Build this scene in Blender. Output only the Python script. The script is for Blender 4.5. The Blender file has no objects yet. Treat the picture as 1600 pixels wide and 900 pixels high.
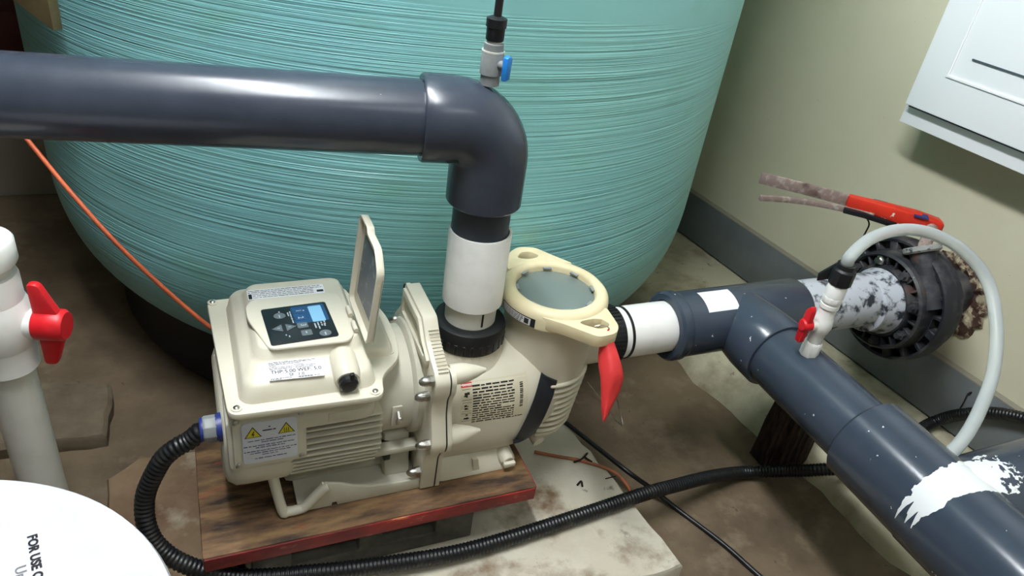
import bpy, bmesh, math, random
from mathutils import Vector, Matrix
R = random.Random(7)
PI = math.pi
SC = bpy.context.scene
COL = SC.collection
V = Vector

# ------------------------------------------------------------------ camera
F = 1160.0
CX, CY = 800.0, 450.0
def nz(v): return v.normalized()
def _d(u, v): return V((u - CX, v - CY, F))
_D = nz(_d(507, 2285)); _X = nz(_d(3582, 162)); _Z = -_D
_X = nz(_X - _Z * _X.dot(_Z)); _Y = _Z.cross(_X)
MW = Matrix((_X, _Y, _Z))                      # camera (right, down, forward) -> world
CAM = V((-0.40644029, -0.94128588, 1.12662626))
cam = bpy.data.cameras.new('camera')
cam.sensor_width = 36.0; cam.lens = F / 1600.0 * 36.0
cam.clip_start = 0.01; cam.clip_end = 50
camo = bpy.data.objects.new('camera', cam); COL.objects.link(camo)
r_, u_, b_ = MW @ V((1, 0, 0)), MW @ V((0, -1, 0)), MW @ V((0, 0, -1))
camo.matrix_world = Matrix(((r_.x, u_.x, b_.x, CAM.x), (r_.y, u_.y, b_.y, CAM.y), (r_.z, u_.z, b_.z, CAM.z), (0, 0, 0, 1)))
SC.camera = camo
def at(u, v, axis, val):
    r = MW @ (_d(u, v) / F); i = 'xyz'.index(axis)
    return CAM + r * ((val - CAM[i]) / r[i])

# ------------------------------------------------------------------ world, lights, exposure
w = bpy.data.worlds.new('world'); SC.world = w; w.use_nodes = True
w.node_tree.nodes['Background'].inputs[0].default_value = (0.75, 0.85, 1.0, 1)
w.node_tree.nodes['Background'].inputs[1].default_value = 0.05
SC.view_settings.view_transform = 'Standard'; SC.view_settings.look = 'None'
SC.view_settings.gamma = 1.0; SC.view_settings.use_curve_mapping = False
SC.view_settings.exposure = 0.0
LAMPS = (((-0.45, -0.22, 2.34), (0.12, 1.2), 112.0, 'white batten lamp on the ceiling above the pump'),
         ((0.1, -1.75, 2.34), (1.2, 0.12), 12.0, 'added fill lamp on the ceiling behind the viewer'))    # place, size, radiance, label; the second is an added weak front fill

# ------------------------------------------------------------------ materials
MATS = {}
def srgb(r, g, b):
    f = lambda c: (c / 255 / 12.92) if c / 255 <= 0.04045 else ((c / 255 + 0.055) / 1.055) ** 2.4
    return (f(r), f(g), f(b), 1)
def mat(name, base, rough=0.5, var=None, vscale=8, vdetail=6, vthr=(0.4, 0.7), metal=0, bump=0, bscale=60, spec=0.5, stretch=None, trans=0, coat=0, emit=0, layers=(), ior=1.45):
    """procedural material: base colour, optional noise-mixed second colour, more colour layers, fine bump"""
    m = bpy.data.materials.new(name); m.use_nodes = True; nt = m.node_tree; N = nt.nodes; L = nt.links
    p = N['Principled BSDF']
    p.inputs['Base Color'].default_value = base; p.inputs['Roughness'].default_value = rough
    p.inputs['Metallic'].default_value = metal; p.inputs['Specular IOR Level'].default_value = spec
    p.inputs['Transmission Weight'].default_value = trans; p.inputs['Coat Weight'].default_value = coat
    p.inputs['IOR'].default_value = ior
    if emit:
        p.inputs['Emission Color'].default_value = base; p.inputs['Emission Strength'].default_value = emit
    tc = N.new('ShaderNodeNewGeometry')
    src = tc.outputs['Position']
    if stretch:
        mp = N.new('ShaderNodeMapping'); mp.inputs['Scale'].default_value = stretch
        L.new(src, mp.inputs[0]); srcs = mp.outputs[0]
    else: srcs = src
    col = None
    ls = list(layers)
    if var: ls.insert(0, (var, vscale, vthr, vdetail))
    for (c2, s, thr, det) in ls:
        n = N.new('ShaderNodeTexNoise'); n.inputs['Scale'].default_value = s; n.inputs['Detail'].default_value = det
        n.inputs['Roughness'].default_value = 0.62
        off = N.new('ShaderNodeVectorMath'); off.operation = 'ADD'
        off.inputs[1].default_value = (R.uniform(-9, 9), R.uniform(-9, 9), R.uniform(-9, 9))
        L.new(srcs, off.inputs[0]); L.new(off.outputs[0], n.inputs['Vector'])
        mr = N.new('ShaderNodeMapRange'); mr.inputs['From Min'].default_value = thr[0]; mr.inputs['From Max'].default_value = thr[1]
        L.new(n.outputs['Fac'], mr.inputs['Value'])
        mx = N.new('ShaderNodeMix'); mx.data_type = 'RGBA'
        L.new(mr.outputs[0], mx.inputs['Factor'])
        if col is None: mx.inputs['A'].default_value = base
        else: L.new(col, mx.inputs['A'])
        mx.inputs['B'].default_value = c2
        col = mx.outputs['Result']
    if col is not None: L.new(col, p.inputs['Base Color'])
    if bump:
        n = N.new('ShaderNodeTexNoise'); n.inputs['Scale'].default_value = bscale; n.inputs['Detail'].default_value = 5
        L.new(srcs, n.inputs['Vector'])
        b = N.new('ShaderNodeBump'); b.inputs['Strength'].default_value = bump; b.inputs['Distance'].default_value = 0.004
        L.new(n.outputs['Fac'], b.inputs['Height']); L.new(b.outputs[0], p.inputs['Normal'])
    MATS[name] = m; return m

CREAM = mat('cream_plastic', srgb(214, 208, 190), 0.42, srgb(202, 195, 175), 5, 4, (0.45, 0.75), bump=0.04, bscale=350, layers=[(srgb(150, 132, 100), 38, (0.74, 0.8), 8)])
CREAM2 = mat('cream_painted_metal', srgb(204, 200, 184), 0.4, srgb(188, 183, 165), 6, 4, (0.45, 0.75), bump=0.05, bscale=250)
LIDC = mat('cream_strainer_lid', srgb(226, 213, 176), 0.45, srgb(208, 192, 152), 9, 5, (0.45, 0.75), bump=0.05, bscale=200)
BLACKP = mat('black_plastic', srgb(22, 23, 26), 0.42, bump=0.03, bscale=200)
BLACKR = mat('black_rubber', srgb(18, 19, 22), 0.38, srgb(48, 46, 44), 20, 6, (0.55, 0.8))
STEEL = mat('steel', srgb(190, 188, 182), 0.28, srgb(120, 112, 100), 60, 5, (0.5, 0.75), metal=1)
DPIPE = mat('dark_grey_pvc', srgb(50, 56, 68), 0.26, srgb(62, 68, 80), 7, 5, (0.4, 0.75), bump=0.02, bscale=90, layers=[(srgb(150, 155, 160), 90, (0.76, 0.8), 3)])
DPIPE2 = mat('dark_grey_pvc_splashed', srgb(54, 63, 76), 0.22, srgb(62, 71, 84), 6, 5, (0.4, 0.75), bump=0.02, bscale=90, layers=[(srgb(205, 208, 210), 75, (0.735, 0.75), 2)])
VPIPE = mat('black_grey_pvc', srgb(44, 50, 60), 0.4, srgb(54, 60, 70), 9, 5, (0.4, 0.75))
WPVC = mat('white_pvc', srgb(232, 231, 228), 0.4, srgb(214, 212, 206), 12, 5, (0.5, 0.8), layers=[(srgb(150, 140, 120), 45, (0.75, 0.8), 6)])
WPVC2 = mat('off_white_pvc', srgb(214, 212, 204), 0.45, srgb(196, 193, 182), 14, 5, (0.45, 0.8))
GREYV = mat('grey_pvc', srgb(138, 142, 142), 0.45, srgb(118, 122, 122), 20, 4, (0.45, 0.75))
BLUE = mat('blue_plastic', srgb(36, 128, 214), 0.35)
NAVY = mat('blue_seal', srgb(36, 48, 112), 0.4)
RED = mat('red_plastic', srgb(206, 26, 36), 0.4, srgb(180, 20, 28), 25, 4, (0.5, 0.8))
REDTAG = mat('red_film', srgb(204, 52, 52), 0.55, srgb(190, 40, 42), 20, 4, (0.45, 0.75))
REDGRIP = mat('red_painted_grip', srgb(218, 54, 34), 0.4, srgb(196, 44, 30), 16, 4, (0.45, 0.75), layers=[(srgb(226, 216, 205), 28, (0.665, 0.68), 6)])
RUSTY = mat('rusty_steel', srgb(142, 122, 116), 0.7, srgb(172, 160, 150), 60, 8, (0.5, 0.62), bump=0.15, layers=[(srgb(84, 62, 56), 24, (0.55, 0.7), 6)])
DIRTYBLACK = mat('dirty_black_plastic', srgb(36, 38, 44), 0.55, srgb(84, 82, 82), 18, 9, (0.46, 0.68), bump=0.1, bscale=60, layers=[(srgb(92, 56, 44), 13, (0.60, 0.70), 6), (srgb(150, 150, 150), 80, (0.74, 0.78), 4)])
PAINTED = mat('white_over_black_paint', srgb(186, 190, 198), 0.5, srgb(46, 50, 58), 34, 9, (0.50, 0.60), layers=[(srgb(120, 122, 126), 12, (0.6, 0.72), 6)])
WALL = mat('wall_paint', srgb(208, 203, 178), 0.6, srgb(201, 196, 170), 3, 6, (0.4, 0.7), bump=0.12, bscale=45, layers=[(srgb(140, 130, 100), 120, (0.755, 0.78), 3)])
KERBM = mat('kerb_paint', srgb(190, 184, 158), 0.6, srgb(132, 118, 94), 7, 8, (0.48, 0.72), bump=0.25, bscale=40, layers=[(srgb(70, 52, 38), 30, (0.66, 0.72), 6)])
FLOORM = mat('floor_concrete', srgb(110, 94, 74), 0.7, srgb(76, 63, 48), 5, 9, (0.4, 0.7), bump=0.3, bscale=50, layers=[(srgb(128, 112, 92), 11, (0.55, 0.75), 8), (srgb(44, 34, 28), 42, (0.66, 0.74), 5), (srgb(130, 62, 40), 17, (0.71, 0.76), 5)])
PLINTH = mat('plinth_grey', srgb(112, 117, 119), 0.5, srgb(98, 103, 107), 9, 6, (0.4, 0.7), bump=0.08, layers=[(srgb(160, 158, 146), 70, (0.73, 0.76), 4)])
PLTOP = mat('plinth_top_pale', srgb(138, 134, 120), 0.8, srgb(140, 134, 116), 40, 7, (0.5, 0.7), bump=0.3, bscale=60)  # paler, rougher colour for the plank's top strip
SLABM = mat('pale_slab', srgb(190, 182, 164), 0.65, srgb(206, 200, 186), 7, 8, (0.45, 0.7), bump=0.25, bscale=40, layers=[(srgb(116, 92, 68), 6, (0.56, 0.7), 8), (srgb(84, 62, 46), 16, (0.64, 0.74), 6)])
STONE = mat('rough_concrete', srgb(112, 100, 82), 0.85, srgb(86, 74, 58), 12, 8, (0.4, 0.7), bump=0.6, bscale=55)
BLOCKM = mat('grey_block', srgb(104, 102, 94), 0.85, srgb(70, 68, 62), 22, 8, (0.4, 0.7), bump=0.4, bscale=70)
WOODT = mat('weathered_plank', srgb(122, 92, 62), 0.7, srgb(52, 38, 28), 9, 9, (0.40, 0.62), bump=0.25, bscale=35, stretch=(1, 4, 4), layers=[(srgb(150, 122, 80), 5, (0.52, 0.72), 6), (srgb(60, 42, 30), 4, (0.52, 0.64), 7), (srgb(150, 40, 34), 9, (0.64, 0.72), 7)])
WOODR = mat('red_painted_plank_edge', srgb(142, 38, 34), 0.55, srgb(96, 24, 26), 7, 7, (0.42, 0.62), stretch=(1, 3, 3), layers=[(srgb(196, 120, 84), 14, (0.60, 0.68), 8), (srgb(70, 24, 22), 12, (0.6, 0.74), 6)])
CABM = mat('white_cabinet', srgb(246, 248, 251), 0.35)
CABG = mat('cabinet_gap', srgb(70, 80, 88), 0.5)
ORANGE = mat('orange_cable', srgb(196, 92, 52), 0.55, srgb(170, 76, 44), 20, 4, (0.45, 0.7))
ORWIRE = mat('faded_orange_wire', srgb(168, 96, 60), 0.6, srgb(120, 84, 60), 30, 5, (0.45, 0.7))
TUBEM = mat('clear_tube', srgb(230, 236, 236), 0.2, trans=0.6, ior=1.2)
LABELC = mat('label_cream', srgb(206, 198, 174), 0.45)
LABELW = mat('label_white', srgb(232, 232, 236), 0.45)
LABELG = mat('label_pale_grey', srgb(200, 204, 214), 0.4)
INK = mat('ink_black', srgb(24, 24, 28), 0.5)
INKG = mat('ink_grey', srgb(120, 120, 126), 0.5)
INKB = mat('ink_blue', srgb(52, 56, 110), 0.5)
INKW = mat('ink_pale', srgb(170, 180, 186), 0.5)
INKR = mat('ink_red', srgb(196, 44, 40), 0.5)
YEL = mat('warning_yellow', srgb(206, 194, 40), 0.45)
PANEL = mat('control_panel_black', srgb(20, 28, 32), 0.3)
PBLUE = mat('panel_blue', srgb(28, 72, 112), 0.35)
PBTN = mat('panel_button', srgb(92, 102, 106), 0.45)
LCD = mat('lcd_lit', srgb(122, 172, 204), 0.3, emit=0.22)
FLAPIN = mat('flap_label_grey', srgb(96, 100, 106), 0.4, srgb(150, 154, 158), 55, 6, (0.55, 0.66))
BASKET = mat('basket_grey', srgb(128, 136, 132), 0.6, srgb(100, 108, 104), 18, 6, (0.4, 0.7))
WINDOW = mat('lid_window_clear', srgb(158, 172, 168), 0.22, trans=0.55, ior=1.3)
BUCKET = mat('bucket_white', srgb(208, 207, 215), 0.4, srgb(198, 197, 205), 9, 5, (0.5, 0.8), layers=[(srgb(120, 185, 190), 11, (0.745, 0.765), 4), (srgb(190, 188, 192), 24, (0.7, 0.78), 6)])
BAND = mat('black_band', srgb(30, 32, 40), 0.5)
DARKRED = mat('dark_red_box', srgb(70, 22, 20), 0.6)
GREYBOX = mat('grey_box', srgb(128, 122, 108), 0.7)
BOARDM = mat('beige_board', srgb(118, 106, 74), 0.6, srgb(96, 84, 56), 12, 5, (0.4, 0.7))
TWIG = mat('twig', srgb(34, 26, 20), 0.9)
LAMPM = mat('lamp_body', srgb(235, 235, 235), 0.5)
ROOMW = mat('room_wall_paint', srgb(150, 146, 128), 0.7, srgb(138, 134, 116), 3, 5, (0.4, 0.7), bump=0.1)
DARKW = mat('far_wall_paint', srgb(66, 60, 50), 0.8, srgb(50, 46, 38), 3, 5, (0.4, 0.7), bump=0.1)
CEILM = mat('ceiling_paint', srgb(190, 190, 182), 0.7, srgb(180, 180, 172), 3, 4, (0.4, 0.7))

def paint_pipe():
    """dark pvc with a broad dripping stroke of white paint across the pipe"""
    m = mat('dark_pvc_with_white_stroke', srgb(54, 63, 76), 0.2, srgb(62, 71, 84), 6, 5, (0.4, 0.75), bump=0.02, bscale=90, layers=[(srgb(205, 208, 210), 75, (0.735, 0.75), 2)])
    nt = m.node_tree; N = nt.nodes; L = nt.links; p = N['Principled BSDF']
    def math_(op, a, b=None, c=None):
        n = N.new('ShaderNodeMath'); n.operation = op
        for i, x in enumerate((a, b, c)):
            if x is None: continue
            if isinstance(x, (int, float)): n.inputs[i].default_value = x
            else: L.new(x, n.inputs[i])
        return n.outputs[0]
    g = N.new('ShaderNodeNewGeometry'); sp = N.new('ShaderNodeSeparateXYZ'); L.new(g.outputs['Position'], sp.inputs[0])
    ang = math_('ARCTAN2', math_('SUBTRACT', sp.outputs[0], 0.583), math_('SUBTRACT', sp.outputs[2], 0.34))   # 0 = top, minus = towards the pump side
    ns = N.new('ShaderNodeTexNoise'); ns.inputs['Scale'].default_value = 55; ns.inputs['Detail'].default_value = 5
    L.new(g.outputs['Position'], ns.inputs['Vector'])
    wob = math_('MULTIPLY', math_('SUBTRACT', ns.outputs['Fac'], 0.5), 0.02)
    yc = math_('MULTIPLY_ADD', ang, PAINT['skew'], PAINT['y'])
    dy = math_('ADD', math_('ABSOLUTE', math_('SUBTRACT', sp.outputs[1], yc)), wob)
    inband = math_('LESS_THAN', dy, math_('MULTIPLY_ADD', ang, 0.0085, PAINT['hw']))
    drip = N.new('ShaderNodeTexNoise'); drip.inputs['Scale'].default_value = 1; drip.inputs['Detail'].default_value = 1
    mp = N.new('ShaderNodeMapping'); mp.inputs['Scale'].default_value = (0.5, 130, 0.5); L.new(g.outputs['Position'], mp.inputs[0]); L.new(mp.outputs[0], drip.inputs['Vector'])
    lo = math_('MULTIPLY_ADD', math_('SUBTRACT', drip.outputs['Fac'], 0.5), 1.6, PAINT['a0'])
    ok1 = math_('GREATER_THAN', ang, lo)
    n2 = N.new('ShaderNodeTexNoise'); n2.inputs['Scale'].default_value = 60; n2.inputs['Detail'].default_value = 7
    L.new(g.outputs['Position'], n2.inputs['Vector'])
    hi = math_('MULTIPLY_ADD', math_('SUBTRACT', n2.outputs['Fac'], 0.5), 3.2, PAINT['a1'])
    ok2 = math_('LESS_THAN', ang, hi)
    ok3 = math_('LESS_THAN', math_('MULTIPLY_ADD', math_('SUBTRACT', n2.outputs['Fac'], 0.5), 0.25, sp.outputs[0]), 0.685)
    fac = math_('MULTIPLY', math_('MULTIPLY', math_('MULTIPLY', inband, ok1), ok2), ok3)
    old = p.inputs['Base Color'].links[0].from_socket
    mx = N.new('ShaderNodeMix'); mx.data_type = 'RGBA'; L.new(fac, mx.inputs['Factor']); L.new(old, mx.inputs['A'])
    mx.inputs['B'].default_value = srgb(226, 228, 230); L.new(mx.outputs['Result'], p.inputs['Base Color'])
    return m
PAINT = dict(y=-0.520, skew=-0.004, hw=0.028, a0=-1.42, a1=0.95)
STROKE = paint_pipe()

def tank_mat():
    m = bpy.data.materials.new('wound_fibreglass'); m.use_nodes = True; nt = m.node_tree; N = nt.nodes; L = nt.links
    p = N['Principled BSDF']; p.inputs['Roughness'].default_value = 0.38
    g = N.new('ShaderNodeNewGeometry')
    def noise(scale, vec, det=3, off=0, tilt=(0, 0, 0)):
        mp = N.new('ShaderNodeMapping'); mp.inputs['Scale'].default_value = vec; mp.inputs['Location'].default_value = (off, off, off)
        mp.inputs['Rotation'].default_value = tilt
        L.new(g.outputs['Position'], mp.inputs[0])
        n = N.new('ShaderNodeTexNoise'); n.inputs['Scale'].default_value = scale; n.inputs['Detail'].default_value = det
        L.new(mp.outputs[0], n.inputs['Vector']); return n.outputs['Fac']
    def rng(x, a, b, c=0, d=1):
        n = N.new('ShaderNodeMapRange'); n.inputs['From Min'].default_value = a; n.inputs['From Max'].default_value = b
        n.inputs['To Min'].default_value = c; n.inputs['To Max'].default_value = d
        L.new(x, n.inputs['Value']); return n.outputs[0]
    def mth(op, a, b):
        n = N.new('ShaderNodeMath'); n.operation = op
        for i, x in enumerate((a, b)):
            if isinstance(x, (int, float)): n.inputs[i].default_value = x
            else: L.new(x, n.inputs[i])
        return n.outputs[0]
    a = noise(1.0, (1.1, 1.1, 210), 2, 3, (0.008, 0.014, 0)); b = noise(1.0, (1.5, 1.5, 460), 2, 11, (-0.012, 0.008, 0)); c = noise(1.0, (0.8, 0.8, 60), 2, 5)
    line = mth('ADD', mth('MULTIPLY', a, 0.55), mth('ADD', mth('MULTIPLY', b, 0.45), mth('MULTIPLY', c, 0.15)))
    # the winding stops at the shoulder of the tank; above it the shell is smooth
    sp = N.new('ShaderNodeSeparateXYZ'); L.new(g.outputs['Position'], sp.inputs[0])
    wind = rng(mth('ADD', sp.outputs[2], mth('MULTIPLY', sp.outputs[0], 0.06)), 0.872, 0.884, 1, 0.0)
    fade = mth('MULTIPLY', wind, rng(noise(2.2, (1, 1, 1.4), 4, 8), 0.3, 0.6, 0.35, 1))
    groove = rng(a, 0.34, 0.42, 1, 0)
    def mixc(f, A, B):
        n = N.new('ShaderNodeMix'); n.data_type = 'RGBA'; L.new(f, n.inputs['Factor'])
        for k, x in (('A', A), ('B', B)):
            if isinstance(x, tuple): n.inputs[k].default_value = x
            else: L.new(x, n.inputs[k])
        return n.outputs['Result']
    col = mixc(rng(noise(1.6, (1, 1, 1), 5, 1), 0.35, 0.7), srgb(140, 202, 202), srgb(150, 210, 202))
    col = mixc(rng(noise(1.1, (1, 1, 0.6), 3, 44), 0.45, 0.65, 0, 0.7), col, srgb(122, 182, 196))
    col = mixc(rng(noise(5, (1, 1, 2), 5, 21), 0.6, 0.78, 0, 0.5), col, srgb(120, 180, 150))
    col = mixc(rng(noise(3.4, (1, 1, 1.2), 5, 31), 0.66, 0.78, 0, 0.35), col, srgb(150, 170, 110))
    gf = mth('MULTIPLY', mth('MULTIPLY', groove, fade), 0.38)
    col = mixc(gf, col, srgb(52, 112, 116))
    L.new(col, p.inputs['Base Color'])
    bp = N.new('ShaderNodeBump'); bp.inputs['Distance'].default_value = 0.006
    L.new(fade, bp.inputs['Strength']); L.new(line, bp.inputs['Height']); L.new(bp.outputs[0], p.inputs['Normal'])
    return m
TANKM = tank_mat()

# ------------------------------------------------------------------ mesh helpers
def frame(axis, hint=None):
    a = nz(V(axis)); h = V(hint) if hint else (V((0, 0, 1)) if abs(a.z) < 0.9 else V((1, 0, 0)))
    u = nz(h - a * h.dot(a)); return u, a.cross(u), a
class MB:
    def __init__(s): s.v = []; s.f = []
    def add(s, vs, fs):
        o = len(s.v); s.v += [V(x) for x in vs]; s.f += [tuple(i + o for i in f) for f in fs]; return s
    def rings(s, rs, cap0=True, cap1=True, closed=True):
        n = len(rs[0]); fs = []; vs = [p for r in rs for p in r]
        for k in range(len(rs) - 1):
            for i in range(n if closed else n - 1):
                j = (i + 1) % n; fs.append((k * n + i, k * n + j, (k + 1) * n + j, (k + 1) * n + i))
        if cap0: fs.append(tuple(range(n - 1, -1, -1)))
        if cap1: fs.append(tuple((len(rs) - 1) * n + i for i in range(n)))
        return s.add(vs, fs)
    def box(s, c, size, ax=None):
        c = V(c); X, Y, Z = ax if ax else (V((1, 0, 0)), V((0, 1, 0)), V((0, 0, 1)))
        a, b, d = [q / 2 for q in size]
        r = lambda z: [c + X * x + Y * y + Z * z for x, y in ((-a, -b), (a, -b), (a, b), (-a, b))]
        return s.rings([r(-d), r(d)])
    def prism(s, poly, O, U, W, N, h, taper=1.0):
        """2-D polygon (counter-clockwise in U,W) extruded along N"""
        O, U, W, N = V(O), V(U), V(W), V(N)
        cx = sum(p[0] for p in poly) / len(poly); cy = sum(p[1] for p in poly) / len(poly)
        a = [O + U * x + W * y for x, y in poly]
        b = [O + U * (cx + (x - cx) * taper) + W * (cy + (y - cy) * taper) + N * h for x, y in poly]
        return s.rings([a, b])
    def annulus(s, outer, inner, O, U, W, N, h):
        O, U, W, N = V(O), V(U), V(W), V(N); n = len(outer)
        P = lambda p, z: O + U * p[0] + W * p[1] + N * z
        vs = [P(p, 0) for p in outer] + [P(p, 0) for p in inner] + [P(p, h) for p in outer] + [P(p, h) for p in inner]
        fs = []
        for i in range(n):
            j = (i + 1) % n
            fs += [(i, n + i, n + j, j), (2 * n + i, 2 * n + j, 3 * n + j, 3 * n + i), (i, j, 2 * n + j, 2 * n + i), (n + i, 3 * n + i, 3 * n + j, n + j)]
        return s.add(vs, fs)
    def lathe(s, prof, O, axis, seg=40, a0=0, a1=None, hint=None):
        """profile of (radius, height) turned about axis through O"""
        u, w, a = frame(axis, hint); O = V(O); full = a1 is None; n = seg if full else seg + 1
        rs = []
        for r, h in prof:
            rs.append([O + a * h + (u * math.cos(t) + w * math.sin(t)) * max(r, 1e-5) for t in [(a0 + (2 * PI if full else a1 - a0) * i / seg) for i in range(n)]])
        if full: return s.rings(rs, prof[0][0] > 2e-5 or True, True)
        return s.rings(rs, False, False, False)
    def ring(s, prof, O, axis, seg=40):
        """closed profile loop turned about axis (a ring with a hole)"""
        u, w, a = frame(axis); O = V(O)
        rs = [[O + a * h + (u * math.cos(2 * PI * i / seg) + w * math.sin(2 * PI * i / seg)) * r for i in range(seg)] for r, h in prof + [prof[0]]]
        return s.rings(rs, False, False)
    def tube(s, pts, rad, seg=16, caps=True, hint=None):
        pts = [V(p) for p in pts]; n = len(pts); rs = []; u = None
        for i, p in enumerate(pts):
            t = nz((pts[min(i + 1, n - 1)] - pts[max(i - 1, 0)]))
            if u is None: u = frame(t, hint)[0]
            else: u = nz(u - t * u.dot(t))
            q = t.cross(u); r = rad[i] if isinstance(rad, (list, tuple)) else rad
            rs.append([p + (u * math.cos(2 * PI * k / seg) + q * math.sin(2 * PI * k / seg)) * r for k in range(seg)])
        return s.rings(rs, caps, caps)
    def sweep(s, pts, w, h, up):
        """rectangular bar along a path; w across, h along up"""
        pts = [V(p) for p in pts]; n = len(pts); rs = []; up = V(up)
        for i, p in enumerate(pts):
            t = nz(pts[min(i + 1, n - 1)] - pts[max(i - 1, 0)]); q = nz(t.cross(up)); k = q.cross(t)
            rs.append([p + q * (a * w / 2) + k * (b * h / 2) for a, b in ((-1, -1), (1, -1), (1, 1), (-1, 1))])
        return s.rings(rs)
    def build(s, name, m, parent=None, bevel=0, bseg=2, angle=40, bangle=30, recalc=True):
        me = bpy.data.meshes.new(name); bm = bmesh.new()
        vs = [bm.verts.new(p) for p in s.v]
        for f in s.f:
            try: bm.faces.new([vs[i] for i in f])
            except ValueError: pass
        bmesh.ops.remove_doubles(bm, verts=bm.verts, dist=2e-5)
        if recalc: bmesh.ops.recalc_face_normals(bm, faces=bm.faces)
        if bevel:
            es = [e for e in bm.edges if len(e.link_faces) == 2 and e.calc_face_angle(0) > math.radians(bangle)]
            if es: bmesh.ops.bevel(bm, geom=es, offset=bevel, segments=bseg, affect='EDGES', clamp_overlap=True, profile=0.5)
        lo = V((1e9,) * 3); hi = V((-1e9,) * 3)
        for v in bm.verts:
            for i in range(3): lo[i] = min(lo[i], v.co[i]); hi[i] = max(hi[i], v.co[i])
        c = (lo + hi) / 2
        if parent is None: c.z = lo.z
        for v in bm.verts: v.co -= c
        bm.to_mesh(me); bm.free()
        me.polygons.foreach_set('use_smooth', [True] * len(me.polygons)); me.set_sharp_from_angle(angle=math.radians(angle))
        me.materials.append(m)
        o = bpy.data.objects.new(name, me); COL.objects.link(o)
        place(o, c, parent); return o
WLOC = {}
def place(o, c, parent):
    WLOC[o.name] = V(c)
    if parent is not None:
        o.parent = parent; o.location = V(c) - WLOC[parent.name]
    else: o.location = c
def thing(name, loc, label, cat, group=None):
    o = bpy.data.objects.new(name, None); o.empty_display_size = 0.05; COL.objects.link(o); place(o, V(loc), None)
    return tag(o, label, cat, group)
def tag(o, label, cat, group=None):
    o['label'] = label; o['category'] = cat
    if group: o['group'] = group
    return o
def struct(o, label=None):
    o['kind'] = 'structure'
    if label: o['label'] = label
    return o
def dup(o, delta, parent):
    c = o.copy(); COL.objects.link(c); c.parent = parent
    c.location = o.location + V(delta); WLOC[c.name] = WLOC[o.name] + V(delta); return c
def rrect(x0, x1, y0, y1, r, n=5):
    out = []
    for cx, cy, a in ((x1 - r, y0 + r, -90), (x1 - r, y1 - r, 0), (x0 + r, y1 - r, 90), (x0 + r, y0 + r, 180)):
        for i in range(n + 1):
            t = math.radians(a + 90 * i / n); out.append((cx + r * math.cos(t), cy + r * math.sin(t)))
    return out
def rpoly(pts, r, n=4):
    """polygon with rounded corners"""
    out = []; m = len(pts)
    for i in range(m):
        p = V((*pts[i], 0)); a = V((*pts[i - 1], 0)); b = V((*pts[(i + 1) % m], 0))
        da, db = a - p, b - p; rr = min(r, da.length * 0.45, db.length * 0.45)
        A = p + nz(da) * rr; B = p + nz(db) * rr
        for k in range(n + 1):
            t = k / n; q = A * (1 - t) ** 2 + p * 2 * t * (1 - t) + B * t * t; out.append((q.x, q.y))
    return out
def spline(pts, n=12):
    """Catmull-Rom through the points"""
    P = [V(p) for p in pts]; P = [P[0] * 2 - P[1]] + P + [P[-1] * 2 - P[-2]]; out = []
    for i in range(1, len(P) - 2):
        for k in range(n):
            t = k / n; a, b, c, d = P[i - 1:i + 3]
            out.append(0.5 * ((2 * b) + (c - a) * t + (2 * a - 5 * b + 4 * c - d) * t * t + (3 * b - a - 3 * c + d) * t ** 3))
    out.append(P[-2]); return out
def text_geo(mb, s, size, O, U, W, align='LEFT', bold=0.012):
    cu = bpy.data.curves.new('t', 'FONT'); cu.body = s; cu.size = size; cu.align_x = align; cu.resolution_u = 3; cu.offset = size * bold
    o = bpy.data.objects.new('t', cu); COL.objects.link(o)
    dg = bpy.context.evaluated_depsgraph_get(); dg.update(); me = o.evaluated_get(dg).to_mesh()
    O, U, W = V(O), V(U), V(W)
    mb.add([O + U * v.co.x + W * v.co.y for v in me.vertices], [tuple(p.vertices) for p in me.polygons])
    o.evaluated_get(dg).to_mesh_clear(); bpy.data.objects.remove(o); bpy.data.curves.remove(cu); return mb
def quad(mb, O, U, W, x0, x1, y0, y1):
    O, U, W = V(O), V(U), V(W)
    return mb.add([O + U * x + W * y for x, y in ((x0, y0), (x1, y0), (x1, y1), (x0, y1))], [(0, 1, 2, 3)])
def microtext(mb, O, U, W, x0, x1, y, h, rnd):
    """one row of illegibly small print: broken dashes"""
    x = x0
    while x < x1 - h:
        l = min(rnd.uniform(1.5, 6) * h, x1 - x); quad(mb, O, U, W, x, x + l, y, y + h * rnd.uniform(0.7, 1)); x += l + h * rnd.uniform(0.5, 0.9)
    return mb

# ------------------------------------------------------------------ the room
WD = V((-0.11422184, 0.99345527, 0)); WN = V((0.99345527, 0.11422184, 0))      # along the right wall, and into it
def wp(off, s, z): return WN * off + WD * s + V((0, 0, z))
def wat(u, v, off):
    r = MW @ (_d(u, v) / F); return CAM + r * ((off - WN.dot(CAM)) / WN.dot(r))
UP = V((0, 0, 1))
FZ = -0.05; KZ = 0.03; WOFF = 1.2
struct(MB().box((-0.6, 0.1, FZ - 0.05), (5.2, 5.6, 0.1)).build('floor', FLOORM))
wall = struct(MB().box(wp(WOFF + 0.06, 0.1, 1.15), (0.12, 5.4, 2.6), (WN, WD, UP)).build('wall_right', WALL))
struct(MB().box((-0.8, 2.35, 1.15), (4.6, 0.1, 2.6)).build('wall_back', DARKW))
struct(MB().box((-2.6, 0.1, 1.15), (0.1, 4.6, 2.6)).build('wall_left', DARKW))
struct(MB().box((-0.6, -2.3, 1.15), (4.6, 0.1, 2.6)).build('wall_front', ROOMW))
struct(MB().box((-0.6, 0.1, 2.5), (5.2, 5.6, 0.1)).build('ceiling', CEILM))
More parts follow.
